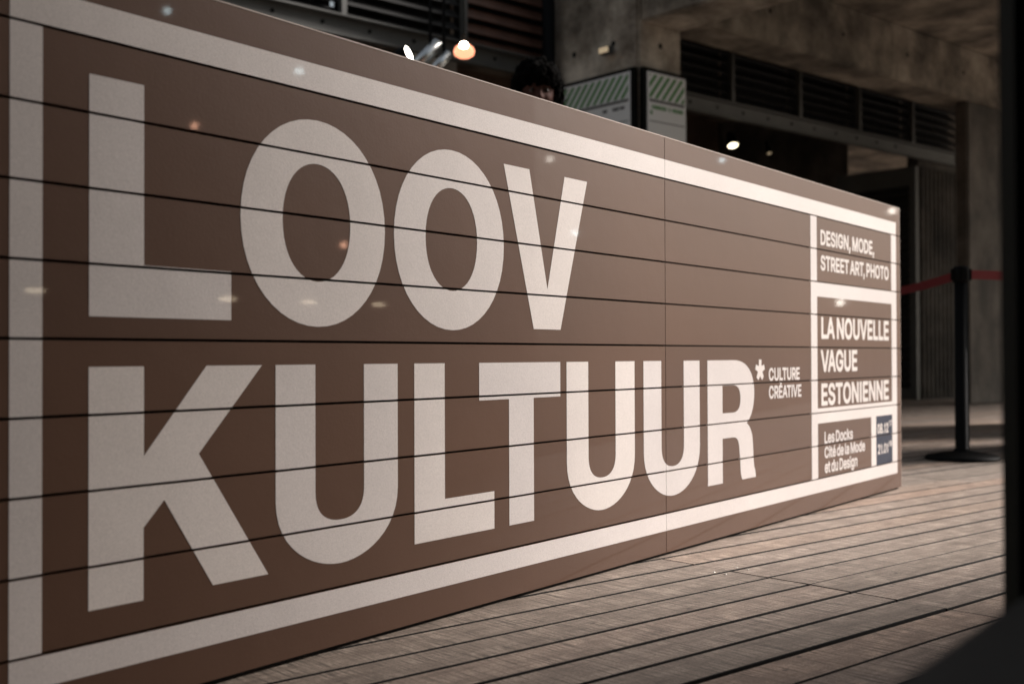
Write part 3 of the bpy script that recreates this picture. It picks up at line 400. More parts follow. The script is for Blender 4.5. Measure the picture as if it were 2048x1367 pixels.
# louvre panels above the steel channel
BAY = 1.14
def louvre(a0, slatm, lab, n=8, gap=.098, tilt=0.75, sw=.055):
    t = empty('louvre_panel', rz=ROT_A); t.location = AB(a0, 7.2)
    tag(t, lab, 'louvre', 'louvre panels above the steel beam')
    m = None
    for s in (0, 1):
        if s == 0 or a0 > 12: obj('post', boxm(-.022 + s * BAY, .022 + s * BAY, -.03, .02, 3.06, 3.87), M['steel'], t)
    obj('backing', boxm(.02, BAY - .02, .14, .15, 3.06, 3.87), M['black_matte'], t)
    for i in range(n):
        if m is None:
            bm = bmesh.new(); box(bm, .024, BAY - .024, -.004, .004, -sw, sw)
            o = obj('slat', bm, slatm, t); m = o.data
        else: o = link('slat', m, None, t)
        o.location = (0, .05, 3.10 + gap * i); o.rotation_euler = (-tilt, 0, 0)
labs = {2.33: 'dark louvre panel at the far left top corner above the steel beam', 3.47: 'black louvre panel directly left of the grey upright near the top edge',
        4.61: 'black louvre panel over the bolted part of the steel beam', 5.75: 'reddish wooden louvre panel above the lit orange lamp',
        8.03 - BAY: 'louvre bay half hidden behind the concrete column', 8.03: 'dark louvre bay right beside the concrete column',
        9.17: 'dark louvre bay second to the right of the concrete column', 10.31: 'dark louvre bay third to the right of the concrete column',
        11.45: 'dark louvre bay fourth to the right of the concrete column', 12.59: 'dark louvre bay at the right end over the roller shutter'}
for a0, lab in labs.items():
    if 5.7 < a0 < 5.8: louvre(a0, M['slat_wood'], lab, 7, .118, .55, .052)
    else: louvre(a0, M['slat'], lab)
o = tag(obj('drain_pipe', tube(bmesh.new(), (0, 0, 0), (0, 0, 3.88), .055, 16), M['black'], loc=AB(6.52, 7.02), smooth=True), 'black vertical pipe on the left side of the concrete column', 'pipe')

# back walls under the channel
tag(obj('back_wall', boxm(1, 12.96, 10.4, 10.6, 0, 3.88), M['plaster'], rz=ROT_A), kind='structure')
tag(obj('wall_block', boxm(6.68, 6.93, 8.75, 9.2, 0, 3.88), M['concrete_lit'], rz=ROT_A, bevel=.03), 'pale lit concrete block behind and left of the orange lamp', 'pier')
tag(obj('far_shade_wall', boxm(9.0, 9.3, 2.9, 4.25, 0, 3.88), M['plaster'], rz=ROT_A), kind='structure')  # unseen wall added to keep the sun off the far deck
tag(obj('far_wall', boxm(-9, 22, 15, 15.2, 0, 3.88), M['plaster'], rz=ROT_A), kind='structure')

# room with the roller shutter
sh = empty('roller_shutter', rz=ROT_A); sh.location = AB(12.96, 7.35)
tag(sh, 'black roller shutter with horizontal ribs beyond the right end of the board', 'shutter')
obj('frame', box(box(box(bmesh.new(), -.03, .06, 0, .09, 0, 2.86), -.03, .06, 1.02, 1.11, 0, 2.86), -.03, .06, .09, 1.02, 2.62, 2.86), M['steel'], sh, bevel=.004)
obj('sill', boxm(-.02, .06, .09, 1.02, 0, .14), M['steel'], sh)
obj('backing', boxm(.07, .10, 0, 1.11, 0, 2.86), M['black_matte'], sh)
m = None
for i in range(22):
    if m is None:
        bm = bmesh.new(); tmp = [(0, .1125), (0, .095), (.028, .080), (.034, .050), (.028, .015), (0, 0)]
        a = [bm.verts.new((.05 - x, .09, z)) for x, z in tmp]; b = [bm.verts.new((.05 - x, 1.02, z)) for x, z in tmp]
        for q in range(5): bm.faces.new((a[q], a[q + 1], b[q + 1], b[q]))
        o = obj('slat', bm, M['slat'], sh); m = o.data
    else: o = link('slat', m, None, sh)
    o.location = (0, 0, .14 + .1125 * i)
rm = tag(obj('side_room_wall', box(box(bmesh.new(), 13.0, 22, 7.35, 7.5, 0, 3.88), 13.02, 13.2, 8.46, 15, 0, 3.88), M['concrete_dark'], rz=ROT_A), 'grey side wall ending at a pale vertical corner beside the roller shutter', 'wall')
for i in range(9):
    obj('rib', boxm(13.05 + .1 * i, 13.09 + .1 * i, 7.325, 7.348, 0, 2.86), M['concrete_dark'], rm)

# ================================================================== THE SIGNBOARD
board = empty('signboard', loc=B0, rz=ROT_B)
tag(board, 'long brown slatted signboard with large white LOOV KULTUUR lettering on the wooden deck', 'signboard')
GR = [1.0369 - .115 * i for i in range(9)]
ZT, ZB, U0, U1, SEAM = 1.151, 0.009, 0.836, 4.747, 2.7861
HG = .0021
strips = []
zs = [ZT] + GR + [ZB]
for i in range(10):
    strips.append((zs[i + 1] + (HG if i < 9 else 0), zs[i] - (HG if i > 0 else 0)))
for (x0, x1) in ((U0, SEAM - .0006), (SEAM + .0006, U1)):
    for z0, z1 in strips:
        bm = boxm(x0, x1, 0, .018, z0, z1)
        obj('plank', bm, M['brown'], board, bevel=.0007)
obj('edge_trim', boxm(U0, U1, -.0004, .0176, ZT + .0002, ZT + .0026), M['edge'], board)
obj('edge_trim', boxm(U1 + .0001, U1 + .0022, -.0004, .0176, ZB, ZT + .0026), M['edge'], board)
obj('backing', boxm(U0, SEAM, .0185, .05, .010, ZT - .004), M['core'], board)
obj('backing', boxm(SEAM, U1 - .001, .0062, .05, .010, ZT - .004), M['core_brown'], board)
obj('base_shade_strip', boxm(U0 + .01, U1 - .01, .010, .048, .0005, .0095), M['core'], board)  # near-black strip paints the contact shade under the board
for u in (1.3, 2.3, 3.3, 4.3):
    f = bmesh.new(); box(f, u - .02, u + .02, .05, .45, 0.0, .03); box(f, u - .02, u + .02, .05, .09, .03, 1.1); tube(f, (u, .42, .03), (u, .07, .95), .016, 8)
    obj('brace', f, M['joist'], board)

def fill(loops):
    """flat mesh (x=u, z) of closed outlines, holes allowed"""
    c = bpy.data.curves.new('outline', 'CURVE'); c.dimensions = '2D'; c.fill_mode = 'BOTH'
    for lp in loops:
        s = c.splines.new('POLY'); s.points.add(len(lp) - 1); s.use_cyclic_u = True
        for p, q in zip(s.points, lp): p.co = (q[0], q[1], 0, 1)
    o = bpy.data.objects.new('outline', c); COL.objects.link(o)
    dg = bpy.context.evaluated_depsgraph_get(); me = bpy.data.meshes.new_from_object(o.evaluated_get(dg))
    bm = bmesh.new(); bm.from_mesh(me)
    bpy.data.objects.remove(o); bpy.data.curves.remove(c); bpy.data.meshes.remove(me)
    for v in bm.verts: v.co = (v.co.x, 0, v.co.y)
    return bm
def cut(bm, co, no):
    bmesh.ops.bisect_plane(bm, geom=bm.verts[:] + bm.edges[:] + bm.faces[:], plane_co=co, plane_no=no, clear_outer=True)
def lay(name, src, m, y=-.0006, label=None):
    """stick a flat print on the board: cut at the grooves; on the right panel the print runs on into the shallow grooves"""
    out = bmesh.new()
    def piece(x0, x1, z0, z1, yy):
        t = src.copy()
        for co, no in (((x0, 0, 0), (-1, 0, 0)), ((x1, 0, 0), (1, 0, 0)), ((0, 0, z0), (0, 0, -1)), ((0, 0, z1), (0, 0, 1))):
            if t.verts: cut(t, co, no)
        if t.faces:
            for v in t.verts: v.co.y += yy
            me = bpy.data.meshes.new('x'); t.to_mesh(me); out.from_mesh(me); bpy.data.meshes.remove(me)
        t.free()
    for z0, z1 in strips:
        piece(U0, SEAM - .0007, z0, z1, y); piece(SEAM + .0007, U1, z0, z1, y)
    for g in GR: piece(SEAM + .001, U1, g - HG, g + HG, .0060 + y)
    src.free()
    for f in out.faces: f.normal_update()
    bmesh.ops.recalc_face_normals(out, faces=out.faces[:])
    for f in out.faces:
        if f.normal.y > 0: f.normal_flip()
    me = bpy.data.meshes.new(name); out.to_mesh(me); out.free()
    o = link(name, me, m, board)
    if label: o['label'] = label
    return o
def rect(x0, x1, z0, z1): return [(x0, z0), (x1, z0), (x1, z1), (x0, z1)]
def bez(p0, c0, c1, p1, n=12):
    r = []
    for i in range(n):
        t = i / n; r.append(tuple((1 - t) ** 3 * a + 3 * (1 - t) ** 2 * t * b + 3 * (1 - t) * t * t * c + t ** 3 * d for a, b, c, d in zip(p0, c0, c1, p1)))
    return r
def oval(l, r, t, b, k=.54, kz=.60):
    cu, cz, ru, rz = (l + r) / 2, (t + b) / 2, (r - l) / 2, (t - b) / 2
    return (bez((l, cz), (l, cz + rz * kz), (cu - ru * k, t), (cu, t)) + bez((cu, t), (cu + ru * k, t), (r, cz + rz * kz), (r, cz)) +
            bez((r, cz), (r, cz - rz * kz), (cu + ru * k, b), (cu, b)) + bez((cu, b), (cu - ru * k, b), (l, cz - rz * kz), (l, cz)))
T1, B1, T2, B2 = .981, .612, .535, .168
def let_O(l): return [oval(l, l + .3615, T1 + .0045, B1 - .0075), oval(l + .0955, l + .2655, .905, .6875, .54, .64)]
def let_U(l):
    r, il, ir = l + .3187, l + .0957, l + .2230
    cu, zs_ = (l + r) / 2, .292
    zi = .300
    lp = [(l, T2), (l, zs_)]
    lp += bez((l, zs_), (l, .205), (cu - .070, .162), (cu, .162)) + bez((cu, .162), (cu + .070, .162), (r, .205), (r, zs_)) + [(r, zs_), (r, T2), (ir, T2), (ir, zi)]
    ci = (il + ir) / 2
    lp += bez((ir, zi), (ir, .262), (ci + .040, .2435), (ci, .2435))[1:] + bez((ci, .2435), (ci - .040, .2435), (il, .262), (il, zi)) + [(il, zi), (il, T2)]
    return [lp]
R_out = ([(3.0330, B2), (3.0330, T2), (3.205, T2)] + bez((3.205, T2), (3.292, .536), (3.349, .500), (3.349, .434))[1:] +
         bez((3.349, .434), (3.349, .392), (3.328, .356), (3.2936, .340)) + bez((3.2936, .340), (3.322, .328), (3.334, .306), (3.3373, .278)) +
         bez((3.3373, .278), (3.341, .250), (3.338, .200), (3.3579, .186)) + [(3.3579, B2), (3.2617, B2)] +
         bez((3.2617, B2), (3.244, .185), (3.250, .225), (3.2432, .250)) + bez((3.2432, .250), (3.240, .288), (3.232, .3010), (3.196, .3010)) + [(3.196, .3010), (3.1285, .3010), (3.1285, B2)])
R_in = ([(3.1290, .3763), (3.1290, .4593), (3.197, .4593)] + bez((3.197, .4593), (3.232, .4593), (3.2506, .447), (3.2506, .418))[1:] +
        bez((3.2506, .418), (3.2506, .388), (3.232, .3763), (3.197, .3763)) + [(3.197, .3763)])
glyph_list = [
    ('L of the upper word', [[(1.011, B1), (1.2824, B1), (1.2824, .695), (1.1085, .695), (1.1085, T1), (1.011, T1)]]),
    ('first O', let_O(1.3025)), ('second O', let_O(1.6900)),
    ('V', [[(2.0522, T1), (2.1502, T1), (2.2212, .7066), (2.2946, T1), (2.394, T1), (2.2752, B1), (2.1654, B1)]]),
    ('K', [[(1.0105, B2 - .002), (1.0105, T2), (1.1085, T2), (1.1085, .3935), (1.2304, T2), (1.3502, T2), (1.2146, .3896), (1.3642, B2), (1.2437, B2), (1.1468, .3201), (1.1078, .2803), (1.1078, B2 - .002)]]),
    ('first U', let_U(1.3813)),
    ('L of the lower word', [[(1.7498, B2 + .001), (2.0141, B2 + .001), (2.0141, .2515), (1.8452, .2515), (1.8452, T2), (1.7498, T2)]]),
    ('T', [[(1.9613, T2), (2.2732, T2), (2.2732, .4529), (2.1640, .4529), (2.1640, B2 + .001), (2.0690, B2 + .001), (2.0690, .4529), (1.9613, .4529)]]),
    ('second U', let_U(2.3000)), ('third U', let_U(2.6650)), ('R', [R_out, R_in])]
for nm, lp in glyph_list: lay('letter', fill(lp), M['white'], label='big white ' + ('letter ' if len(nm) == 1 else '') + nm)
lay('asterisk', fill([[(3.3854, .5363), (3.4038, .5362), (3.4035, .5157), (3.4226, .5205), (3.4289, .5055), (3.4105, .4975), (3.4197, .4818), (3.4078, .4702), (3.394, .4835), (3.3802, .4707), (3.3668, .4802), (3.3777, .4976), (3.3577, .505), (3.3636, .521), (3.3846, .5152)]]), M['white'])
# white frame bands; each a strip of print
WL0, WL1, WR0, WR1, PL0, PL1 = .8835, .9345, 4.6395, 4.6995, 3.8087, 3.8640
WT, WBt = 1.0895, .0690
GT, GB = GR[0], GR[8]
lay('frame_band', fill([rect(WL0, WR1, GT + HG, WT)]), M['white'])
lay('frame_band', fill([rect(WL0, WR1, WBt, GB - HG)]), M['white'])
lay('frame_band', fill([rect(WL0, WL1, GB - HG + .0001, GT + HG - .0001)]), M['white'])
lay('frame_band', fill([rect(WR0, WR1, GB - HG + .0001, GT + HG - .0001)]), M['white'])
lay('frame_band', fill([rect(PL0, PL1, GB - HG + .0001, GT + HG - .0001)]), M['white'])
lay('frame_band', fill([rect(PL1, WR0, .7550, .8085)]), M['white'])
lay('frame_band', fill([rect(PL1, WR0, .3097, .3625)]), M['white'])
lay('frame_band', fill([rect(4.3975, 4.4515, GB, .3097)]), M['white'])
lay('date_panel', fill([rect(4.4515, WR0, GB, .3097)]), M['blue'], y=-.0004)

GLY = json.loads(GLYPHS)
CAP = 0.509
def text(s, u0, u1, zb, cap, mat_, y=-.0006, label=None, track=4):
    bm = bmesh.new(); x = 0; kern = {'LA': -30, 'AT': -45, 'TA': -45, 'VA': -55, 'AV': -55, 'AR': 0, 'TI': 0, 'LT': -70, 'T,': -60, 'D': 0, 'A ': -10, ' A': -10, '11': -20}
    xmin, xmax = 1e9, -1e9
    for i, ch in enumerate(s):
        if ch == ' ': x += 110; continue
        adv, loops = GLY[ch]
        x += kern.get(s[max(0, i - 1):i + 1], 0)
        gb = fill([[(l_[j] / 1000, l_[j + 1] / 1000) for j in range(0, len(l_), 2)] for l_ in loops])
        for v in gb.verts: v.co = (v.co.x * 1000 + x, -.00012 * (i % 2), v.co.z * 1000)
        xmin = min(xmin, min(v.co.x for v in gb.verts)); xmax = max(xmax, max(v.co.x for v in gb.verts))
        me = bpy.data.meshes.new('g'); gb.to_mesh(me); gb.free(); bm.from_mesh(me); bpy.data.meshes.remove(me)
        x += adv + track
    sx = (u1 - u0) / (xmax - xmin); sz = cap / (CAP * 1000 + 54)
    for v in bm.verts: v.co = (u0 + (v.co.x - xmin) * sx, v.co.y, zb + (v.co.z + 27) * sz)
    return lay('text_line', bm, mat_, y, label)
text('CULTURE', 3.4590, 3.7075, .4672, .0417, M['white'], label='words CULTURE')
text('CRÉATIVE', 3.4590, 3.7205, .4092, .0420, M['white'], label='words CREATIVE')
text('DESIGN, MODE,', 3.8995, 4.4435, .9385, .0540, M['white'], label='line DESIGN, MODE')
text('STREET ART, PHOTO', 3.8990, 4.6090, .8490, .0535, M['white'], label='line STREET ART, PHOTO')
text('LA NOUVELLE', 3.9010, 4.6045, .6072, .0780, M['white'], label='line LA NOUVELLE')
text('VAGUE', 3.8952, 4.2512, .4895, .0790, M['white'], label='line VAGUE')
text('ESTONIENNE', 3.8977, 4.6000, .3710, .0785, M['white'], label='line ESTONIENNE')
text('Les Docks', 3.9240, 4.2010, .2362, .0420, M['white'], label='line Les Docks')
text('Cité de la Mode', 3.9235, 4.3270, .1840, .0410, M['white'], label='line Cite de la Mode')
text('et du Design', 3.9245, 4.2455, .1315, .0430, M['white'], label='line et du Design')
text('08.12', 4.4640, 4.5905, .2398, .0395, M['white'], y=-.0010, label='date 08.12')
text('17', 4.5985, 4.6326, .2640, .0230, M['white'], y=-.0010, label='small year 17')
text('21.01', 4.4692, 4.5862, .1600, .0390, M['white'], y=-.0010, label='date 21.01')
text('18', 4.5968, 4.6330, .1835, .0225, M['white'], y=-.0010, label='small year 18')

# ================================================================== NOTICE BOARDS ON THE COLUMN
def notice(along_b, lo, hi, label):
    """hung on the column: along_b for the left face, else the right face; lo..hi is its width"""
    if along_b:
        t = empty('notice_board', loc=AB(6.65, hi), rz=ROT_A - pi / 2)       # local x runs towards -B, local y is +A (into the wall)
    else:
        t = empty('notice_board', loc=AB(lo, 6.13), rz=ROT_A)
    tag(t, label, 'notice board', 'green striped notice boards on the column')
    w = hi - lo; zt, zb = 2.78, 1.30
    obj('case', boxm(-.035 if not along_b else 0, w + (.035 if along_b else 0), -.045, -.001, zb, zt + .03), M['black'], t)
    obj('panel', boxm(0.0, w, -.052, -.0455, zb, zt), M['panel'], t)
    # diagonal stripes, each cut to the band
    z0, z1 = zt - .205, zt - .02
    st, sl_ = .078, .155
    i = 0; x = -sl_
    while x < w:
        pts = [(x, z0), (x + .036, z0), (x + .036 + sl_, z1), (x + sl_, z1)]
        bm = bmesh.new(); bm.faces.new([bm.verts.new((a, -.053, b)) for a, b in pts])
        for co, no in (((.02, 0, 0), (-1, 0, 0)), ((w - .02, 0, 0), (1, 0, 0))):
            if bm.verts: cut(bm, co, no)
        if bm.faces: obj('stripe', bm, M['green'], t)
        else: bm.free()
        x += st
    obj('rule', boxm(.02, w - .02, -.0536, -.0525, z0 - .03, z0 - .008), M['greyprint'], t)
    obj('rule', boxm(.02, w - .02, -.0536, -.0525, z0 - .185, z0 - .178), M['greyprint'], t)
    return t, w, z0
t, w, z0 = notice(True, 6.17, 6.98, 'long green striped notice board on the shaded left face of the concrete column')
for x0, x1 in ((w - .30, w - .25), (w - .19, w - .12), (w - .11, w - .06)):
    obj('print_mark', boxm(x0, x1, -.0536, -.0525, z0 - .085, z0 - .06), M['greyprint'], t)
t, w, z0 = notice(False, 6.70, 7.155, 'narrow pale notice board with green diagonal stripes on the right face of the column')
random.seed(8)
for row, (xa, xb) in enumerate(((.03, .42), (.03, .07))):
    x = xa
    while x < xb:
        ww = random.uniform(.012, .024)
        if random.random() < .85: obj('print_mark', boxm(x, min(x + ww, xb), -.0536, -.0525, z0 - .085 - row * .045, z0 - .055 - row * .045), M['green'], t)
        x += ww + .006

# ================================================================== LAMPS
def pendant(loc, label, s=1.0):
    t = empty('pendant_lamp', loc=loc); tag(t, label, 'lamp')
    bm = bmesh.new(); lathe(bm, [(.012, .040), (.035, .034), (.055, .018), (.064, -.004), (.058, -.028), (.036, -.042), (0, -.047)], 32)
    obj('shade', bm, M['glow_orange'], t, smooth=True)
    bm = bmesh.new(); bmesh.ops.create_icosphere(bm, subdivisions=3, radius=.027); obj('bulb', bm, M['bulb'], t, loc=(0, -.045, .014), smooth=True)
    obj('cord', tube(bmesh.new(), (0, 0, .06), (0, 0, .55), .004, 8), M['black'], t)
    obj('socket', tube(bmesh.new(), (0, 0, .055), (0, 0, .10), .018, 12), M['black'], t)
def at(x, y, Y):
    """point of the place that lies at depth Y on the sight line of a pixel of the photograph"""
    return Vector(((x - 1024) / FF * Y, Y, CAM_H + (712 - y) / FF * Y))
pendant(at(930, 99, 6.9), 'lit orange glass pendant lamp hanging left of the person')
def spot(loc, label, m, r=.07, aim=(0, -1, -.5), name='spot_lamp'):
    t = empty(name, loc=loc); tag(t, label, 'lamp')
    t.rotation_euler = Vector(aim).to_track_quat('Z', 'Y').to_euler()
    bm = bmesh.new(); lathe(bm, [(0, -.16), (r * .7, -.15), (r, -.05), (r, .012), (r * .94, .012), (r * .9, -.01)], 24); obj('housing', bm, M['black'], t, smooth=True)
    bm = bmesh.new(); lathe(bm, [(0, 0.002), (r * .9, -.002)], 24); obj('lens', bm, m, t)
spot(at(818, 106, 7.4), 'bright white spot lamp showing just above the board edge', M['white_lamp'], .060, (1.0, -.42, .35))
spot(at(1468, 291, 12.2), 'small lit ceiling lamp in the dark passage right of the notice boards', M['bulb_soft'], .060, (.1, -.55, -1))
spot(at(1541, 307, 12.6), 'faint small ceiling lamp right of the brighter one in the passage', M['dim_glow'], .030, (.1, -.6, -1))
wl = empty('reflection_plate', loc=at(1210, 99, 9.15), rz=ROT_A - pi / 2); tag(wl, 'dim glowing plate standing for a glass reflection on the left face of the concrete column', 'lamp')  # added glowing plate stands for a reflection in the window glass
obj('housing', boxm(-.055, .055, .0, .06, -.028, .028), M['steel'], wl); obj('glow_plate', boxm(-.05, .05, -.006, -.0005, -.022, .022), M['dim_glow'], wl)
# shiny duct pieces beside the spot lamp
dv_ = empty('vent_duct', loc=at(862, 112, 8.0), rz=radians(20)); tag(dv_, 'shiny metal duct pieces beside the bright spot lamp', 'duct')
M['duct'] = simple('duct_metal', (0.75, 0.76, 0.74), 0.25, metal=0.9)
obj('duct', tube(bmesh.new(), (-.14, 0, -.10), (.06, 0, .10), .045, 16), M['duct'], dv_, smooth=True)
obj('duct', tube(bmesh.new(), (-.02, -.05, -.13), (.12, -.05, 0.02), .035, 16), M['duct'], dv_, smooth=True)
obj('hanger', box(box(bmesh.new(), -.01, .01, -.01, .01, .05, .5), .08, .10, -.04, -.02, 0, .5), M['black'], dv_)

# ================================================================== STANCHIONS AND BELTS
def stanchion(x, y, label, name='barrier_post'):
    t = empty(name, loc=(x, y, 0)); tag(t, label, 'barrier post', 'belt barrier posts')
    bm = bmesh.new(); lathe(bm, [(0, 0), (.185, 0), (.19, .006), (.19, .014), (.178, .022), (.12, .034), (.05, .045), (0, .047)], 48); obj('base', bm, M['black'], t, smooth=True)
    bm = bmesh.new(); lathe(bm, [(.0, .03), (.043, .03), (.043, .05), (.036, .056), (.036, .94), (0, .94)], 28); obj('post', bm, M['black'], t, smooth=True)
    bm = bmesh.new(); lathe(bm, [(0, .928), (.038, .928), (.041, .934), (.041, 1.004), (.037, 1.014), (0, 1.016)], 28); obj('belt_head', bm, M['black'], t, smooth=True)
    for ang in (0, pi / 2, pi, 3 * pi / 2):
        c, s = cos(ang) * .040, sin(ang) * .040
        obj('belt_clip', boxm(c - .012, c + .012, s - .012, s + .012, .94, 1.0), M['black'], t)
    return t
SP = Vector((2.365, 6.05, 0))
stanchion(SP.x, SP.y, 'black belt barrier post with round base standing right of the board')
E2 = Vector((2.36, 8.3, 0))
stanchion(E2.x, E2.y, 'black belt barrier post hidden behind the board')
E3 = Vector((4.25, 6.85, 0))
stanchion(E3.x, E3.y, 'black belt barrier post out of view behind the window post')
def belt(p0, p1, sag, label):
    bm = bmesh.new(); n = 16; top = []; bot = []
    for i in range(n + 1):
        t = i / n; p = p0.lerp(p1, t); z = .972 - sag * 4 * t * (1 - t)
        top.append(bm.verts.new((p.x, p.y, z + .024))); bot.append(bm.verts.new((p.x, p.y, z - .024)))
    for i in range(n): bm.faces.new((bot[i], bot[i + 1], top[i + 1], top[i]))
    o = obj('barrier_belt', bm, M['belt'])
    sm = o.modifiers.new('thickness', 'SOLIDIFY'); sm.thickness = .0015
    tag(o, label, 'belt', 'red barrier belts')
d = (E2 - SP).normalized(); belt(SP + d * .05, E2 - d * .05, .035, 'bright red webbing belt running left from the barrier post behind the board')
d = (E3 - SP).normalized(); belt(SP + d * .05, E3 - d * .05, .0, 'darker red webbing belt running right from the barrier post')

# ================================================================== BENCH INSIDE THE WINDOW
bt = empty('window_bench', loc=(.192, .601, 0), rz=radians(53.1)); tag(bt, 'dark smooth bench top cutting across the bottom right corner inside the window', 'bench')
obj('seat', boxm(-1.3, .40, -.46, 0, .335, .379), M['leather'], bt, bevel=.008)
obj('base', boxm(-1.28, .36, -.44, -.03, .0, .3345), M['inner'], bt)
# ================================================================== THE PERSON
pr = empty('person', loc=(PER[0], PER[1], 0), rz=radians(5))
tag(pr, 'person in a dark fur hat and dark coat standing behind the board', 'person')
def skin_body():
    me = bpy.data.meshes.new('body')
    V = [(0, 0, 1.00, .15), (0, 0, 1.14, .145), (0, -.01, 1.32, .165), (0, 0, 1.47, .12), (0, -.005, 1.545, .060), (0, -.015, 1.60, .055),
         (.185, 0, 1.475, .072), (.235, .02, 1.20, .055), (.20, -.12, .98, .045), (.15, -.16, .93, .045),
         (-.185, 0, 1.475, .072), (-.235, .02, 1.20, .055), (-.20, -.12, .98, .045), (-.15, -.16, .93, .045),
         (.095, 0, .90, .105), (.105, 0, .52, .068), (.11, .02, .11, .045), (.12, -.13, .045, .040),
         (-.095, 0, .90, .105), (-.105, 0, .52, .068), (-.11, .02, .11, .045), (-.12, -.13, .045, .040)]
    E = [(0, 1), (1, 2), (2, 3), (3, 4), (4, 5), (3, 6), (6, 7), (7, 8), (8, 9), (3, 10), (10, 11), (11, 12), (12, 13),
         (0, 14), (14, 15), (15, 16), (16, 17), (0, 18), (18, 19), (19, 20), (20, 21)]
    me.from_pydata([v[:3] for v in V], E, [])
    o = link('body', me, M['coat'], pr)
    md = o.modifiers.new('skin', 'SKIN'); md.use_smooth_shade = True
    for i, v in enumerate(V): me.skin_vertices[0].data[i].radius = (v[3], v[3] * .8)
    me.skin_vertices[0].data[0].use_root = True
    s = o.modifiers.new('sub', 'SUBSURF'); s.levels = s.render_levels = 2
    return o
skin_body()
HZ = PER[2]          # eye height
def head():
    bm = bmesh.new(); bmesh.ops.create_uvsphere(bm, u_segments=64, v_segments=48, radius=1)
    for v in bm.verts:
        x, y, z = v.co
        X, Y, Z = x * .076, y * .096, z * .118
        if z < 0:                              # jaw narrows
            k = 1 - .42 * (-z) ** 1.6; X *= k; Y = Y * (1 - .25 * (-z) ** 2) - .012 * (-z)
        if y < 0: Y *= 1 - .10 * (1 - abs(z))   # flatter face
        fx, fz = X, Z
        front = max(0, -y)
        def g(cx, cz, sx, sz): return math.exp(-((fx - cx) / sx) ** 2 - ((fz - cz) / sz) ** 2)
        if front > .2:
            Y -= .022 * g(0, -.026, .011, .016) + .012 * g(0, -.005, .008, .022)     # nose
            Y -= .006 * (g(.012, -.030, .006, .006) + g(-.012, -.030, .006, .006))
            Y += .011 * (g(.031, .006, .017, .011) + g(-.031, .006, .017, .011))     # sockets
            Y -= .006 * (g(.032, .024, .022, .008) + g(-.032, .024, .022, .008))     # brow
            Y -= .007 * (g(.04, -.026, .02, .02) + g(-.04, -.026, .02, .02))         # cheek
            Y -= .007 * g(0, -.058, .022, .009) - .004 * g(0, -.0575, .022, .0025)   # lips
            Y -= .008 * g(0, -.098, .02, .015)                                        # chin
        v.co = (X, Y, Z)
    o = obj('head', bm, M['skin'], pr, loc=(0, -.02, HZ), smooth=True)
    for s in (-1, 1):
        e = bmesh.new(); bmesh.ops.create_uvsphere(e, u_segments=20, v_segments=14, radius=.0118)
        eo = obj('eye', e, M['eyewhite'], pr, loc=(s * .031, -.020 - .0715, HZ + .005), smooth=True)
        i_ = bmesh.new(); bmesh.ops.create_uvsphere(i_, u_segments=16, v_segments=10, radius=.0062)
        obj('iris', i_, M['iris'], eo, loc=(0, -.0066, 0), smooth=True)
        er = bmesh.new(); bmesh.ops.create_uvsphere(er, u_segments=16, v_segments=12, radius=1)
        for v in er.verts: v.co = (v.co.x * .009, v.co.y * .018, v.co.z * .031)
        obj('ear', er, M['skin'], pr, loc=(s * .077, -.01, HZ - .012), smooth=True)
    lp = bmesh.new(); bmesh.ops.create_uvsphere(lp, u_segments=20, v_segments=10, radius=1)
    for v in lp.verts: v.co = (v.co.x * .023, v.co.y * .006, v.co.z * .007)
    obj('mouth', lp, M['lip'], pr, loc=(0, -.020 - .089, HZ - .058), smooth=True)
head()
from mathutils import noise as mnoise
def furry(bm, amp, sc):
    for v in bm.verts:
        n_ = v.co.normalized(); v.co += n_ * (amp * mnoise.fractal(v.co * sc, 1.0, 2.0, 5))
def hat():
    bm = bmesh.new(); bmesh.ops.create_icosphere(bm, subdivisions=5, radius=1)
    dl = []
    for v in bm.verts:
        x, y, z = v.co
        v.co = (x * .104, y * .122, z * (.100 if z > 0 else .05))
    furry(bm, .020, 34)
    obj('fur_hat', bm, M['hair'], pr, loc=(0, -.012, HZ + .056), smooth=True)
    for s in (-1, 1):
        f = bmesh.new(); bmesh.ops.create_icosphere(f, subdivisions=5, radius=1)
        for v in f.verts: v.co = (v.co.x * .030, v.co.y * .060, v.co.z * .105)
        furry(f, .016, 40)
        obj('ear_flap', f, M['hair'], pr, loc=(s * .086, .0, HZ - .012), smooth=True)
    c = bmesh.new(); lathe(c, [(.075, -.06), (.105, -.045), (.112, 0), (.098, .035), (.078, .03)], 40)
    furry(c, .012, 30)
    obj('collar', c, M['coat'], pr, loc=(0, 0, 1.54), smooth=True)
    # short hairs standing out of the hat, so that its outline is not smooth
    random.seed(3); h = bmesh.new()
    for i in range(2600):
        ph, ct = random.uniform(0, 2 * pi), random.uniform(-.35, 1)
        st_ = math.sqrt(1 - ct * ct)
        if random.random() < .3:
            s = random.choice((-1, 1)); c_ = Vector((s * .086, 0, -.082)); q = Vector((cos(ph) * st_ * .036, sin(ph) * st_ * .062, ct * .10))
        else:
            c_ = Vector((0, 0, 0)); q = Vector((cos(ph) * st_ * .104, sin(ph) * st_ * .122, ct * (.100 if ct > 0 else .05)))
        nrm = q.normalized(); d_ = (nrm + Vector((random.uniform(-.6, .6), random.uniform(-.6, .6), random.uniform(-.9, .3)))).normalized() * random.uniform(.014, .030)
        w_ = nrm.cross(d_).normalized() * .0011
        a_ = c_ + q * .97
        h.faces.new((h.verts.new(a_ - w_), h.verts.new(a_ + w_), h.verts.new(a_ + d_)))
    o = obj('fur_strand', h, M['hair'], pr, loc=(0, -.012, HZ + .056)); o['kind'] = 'stuff'
hat()
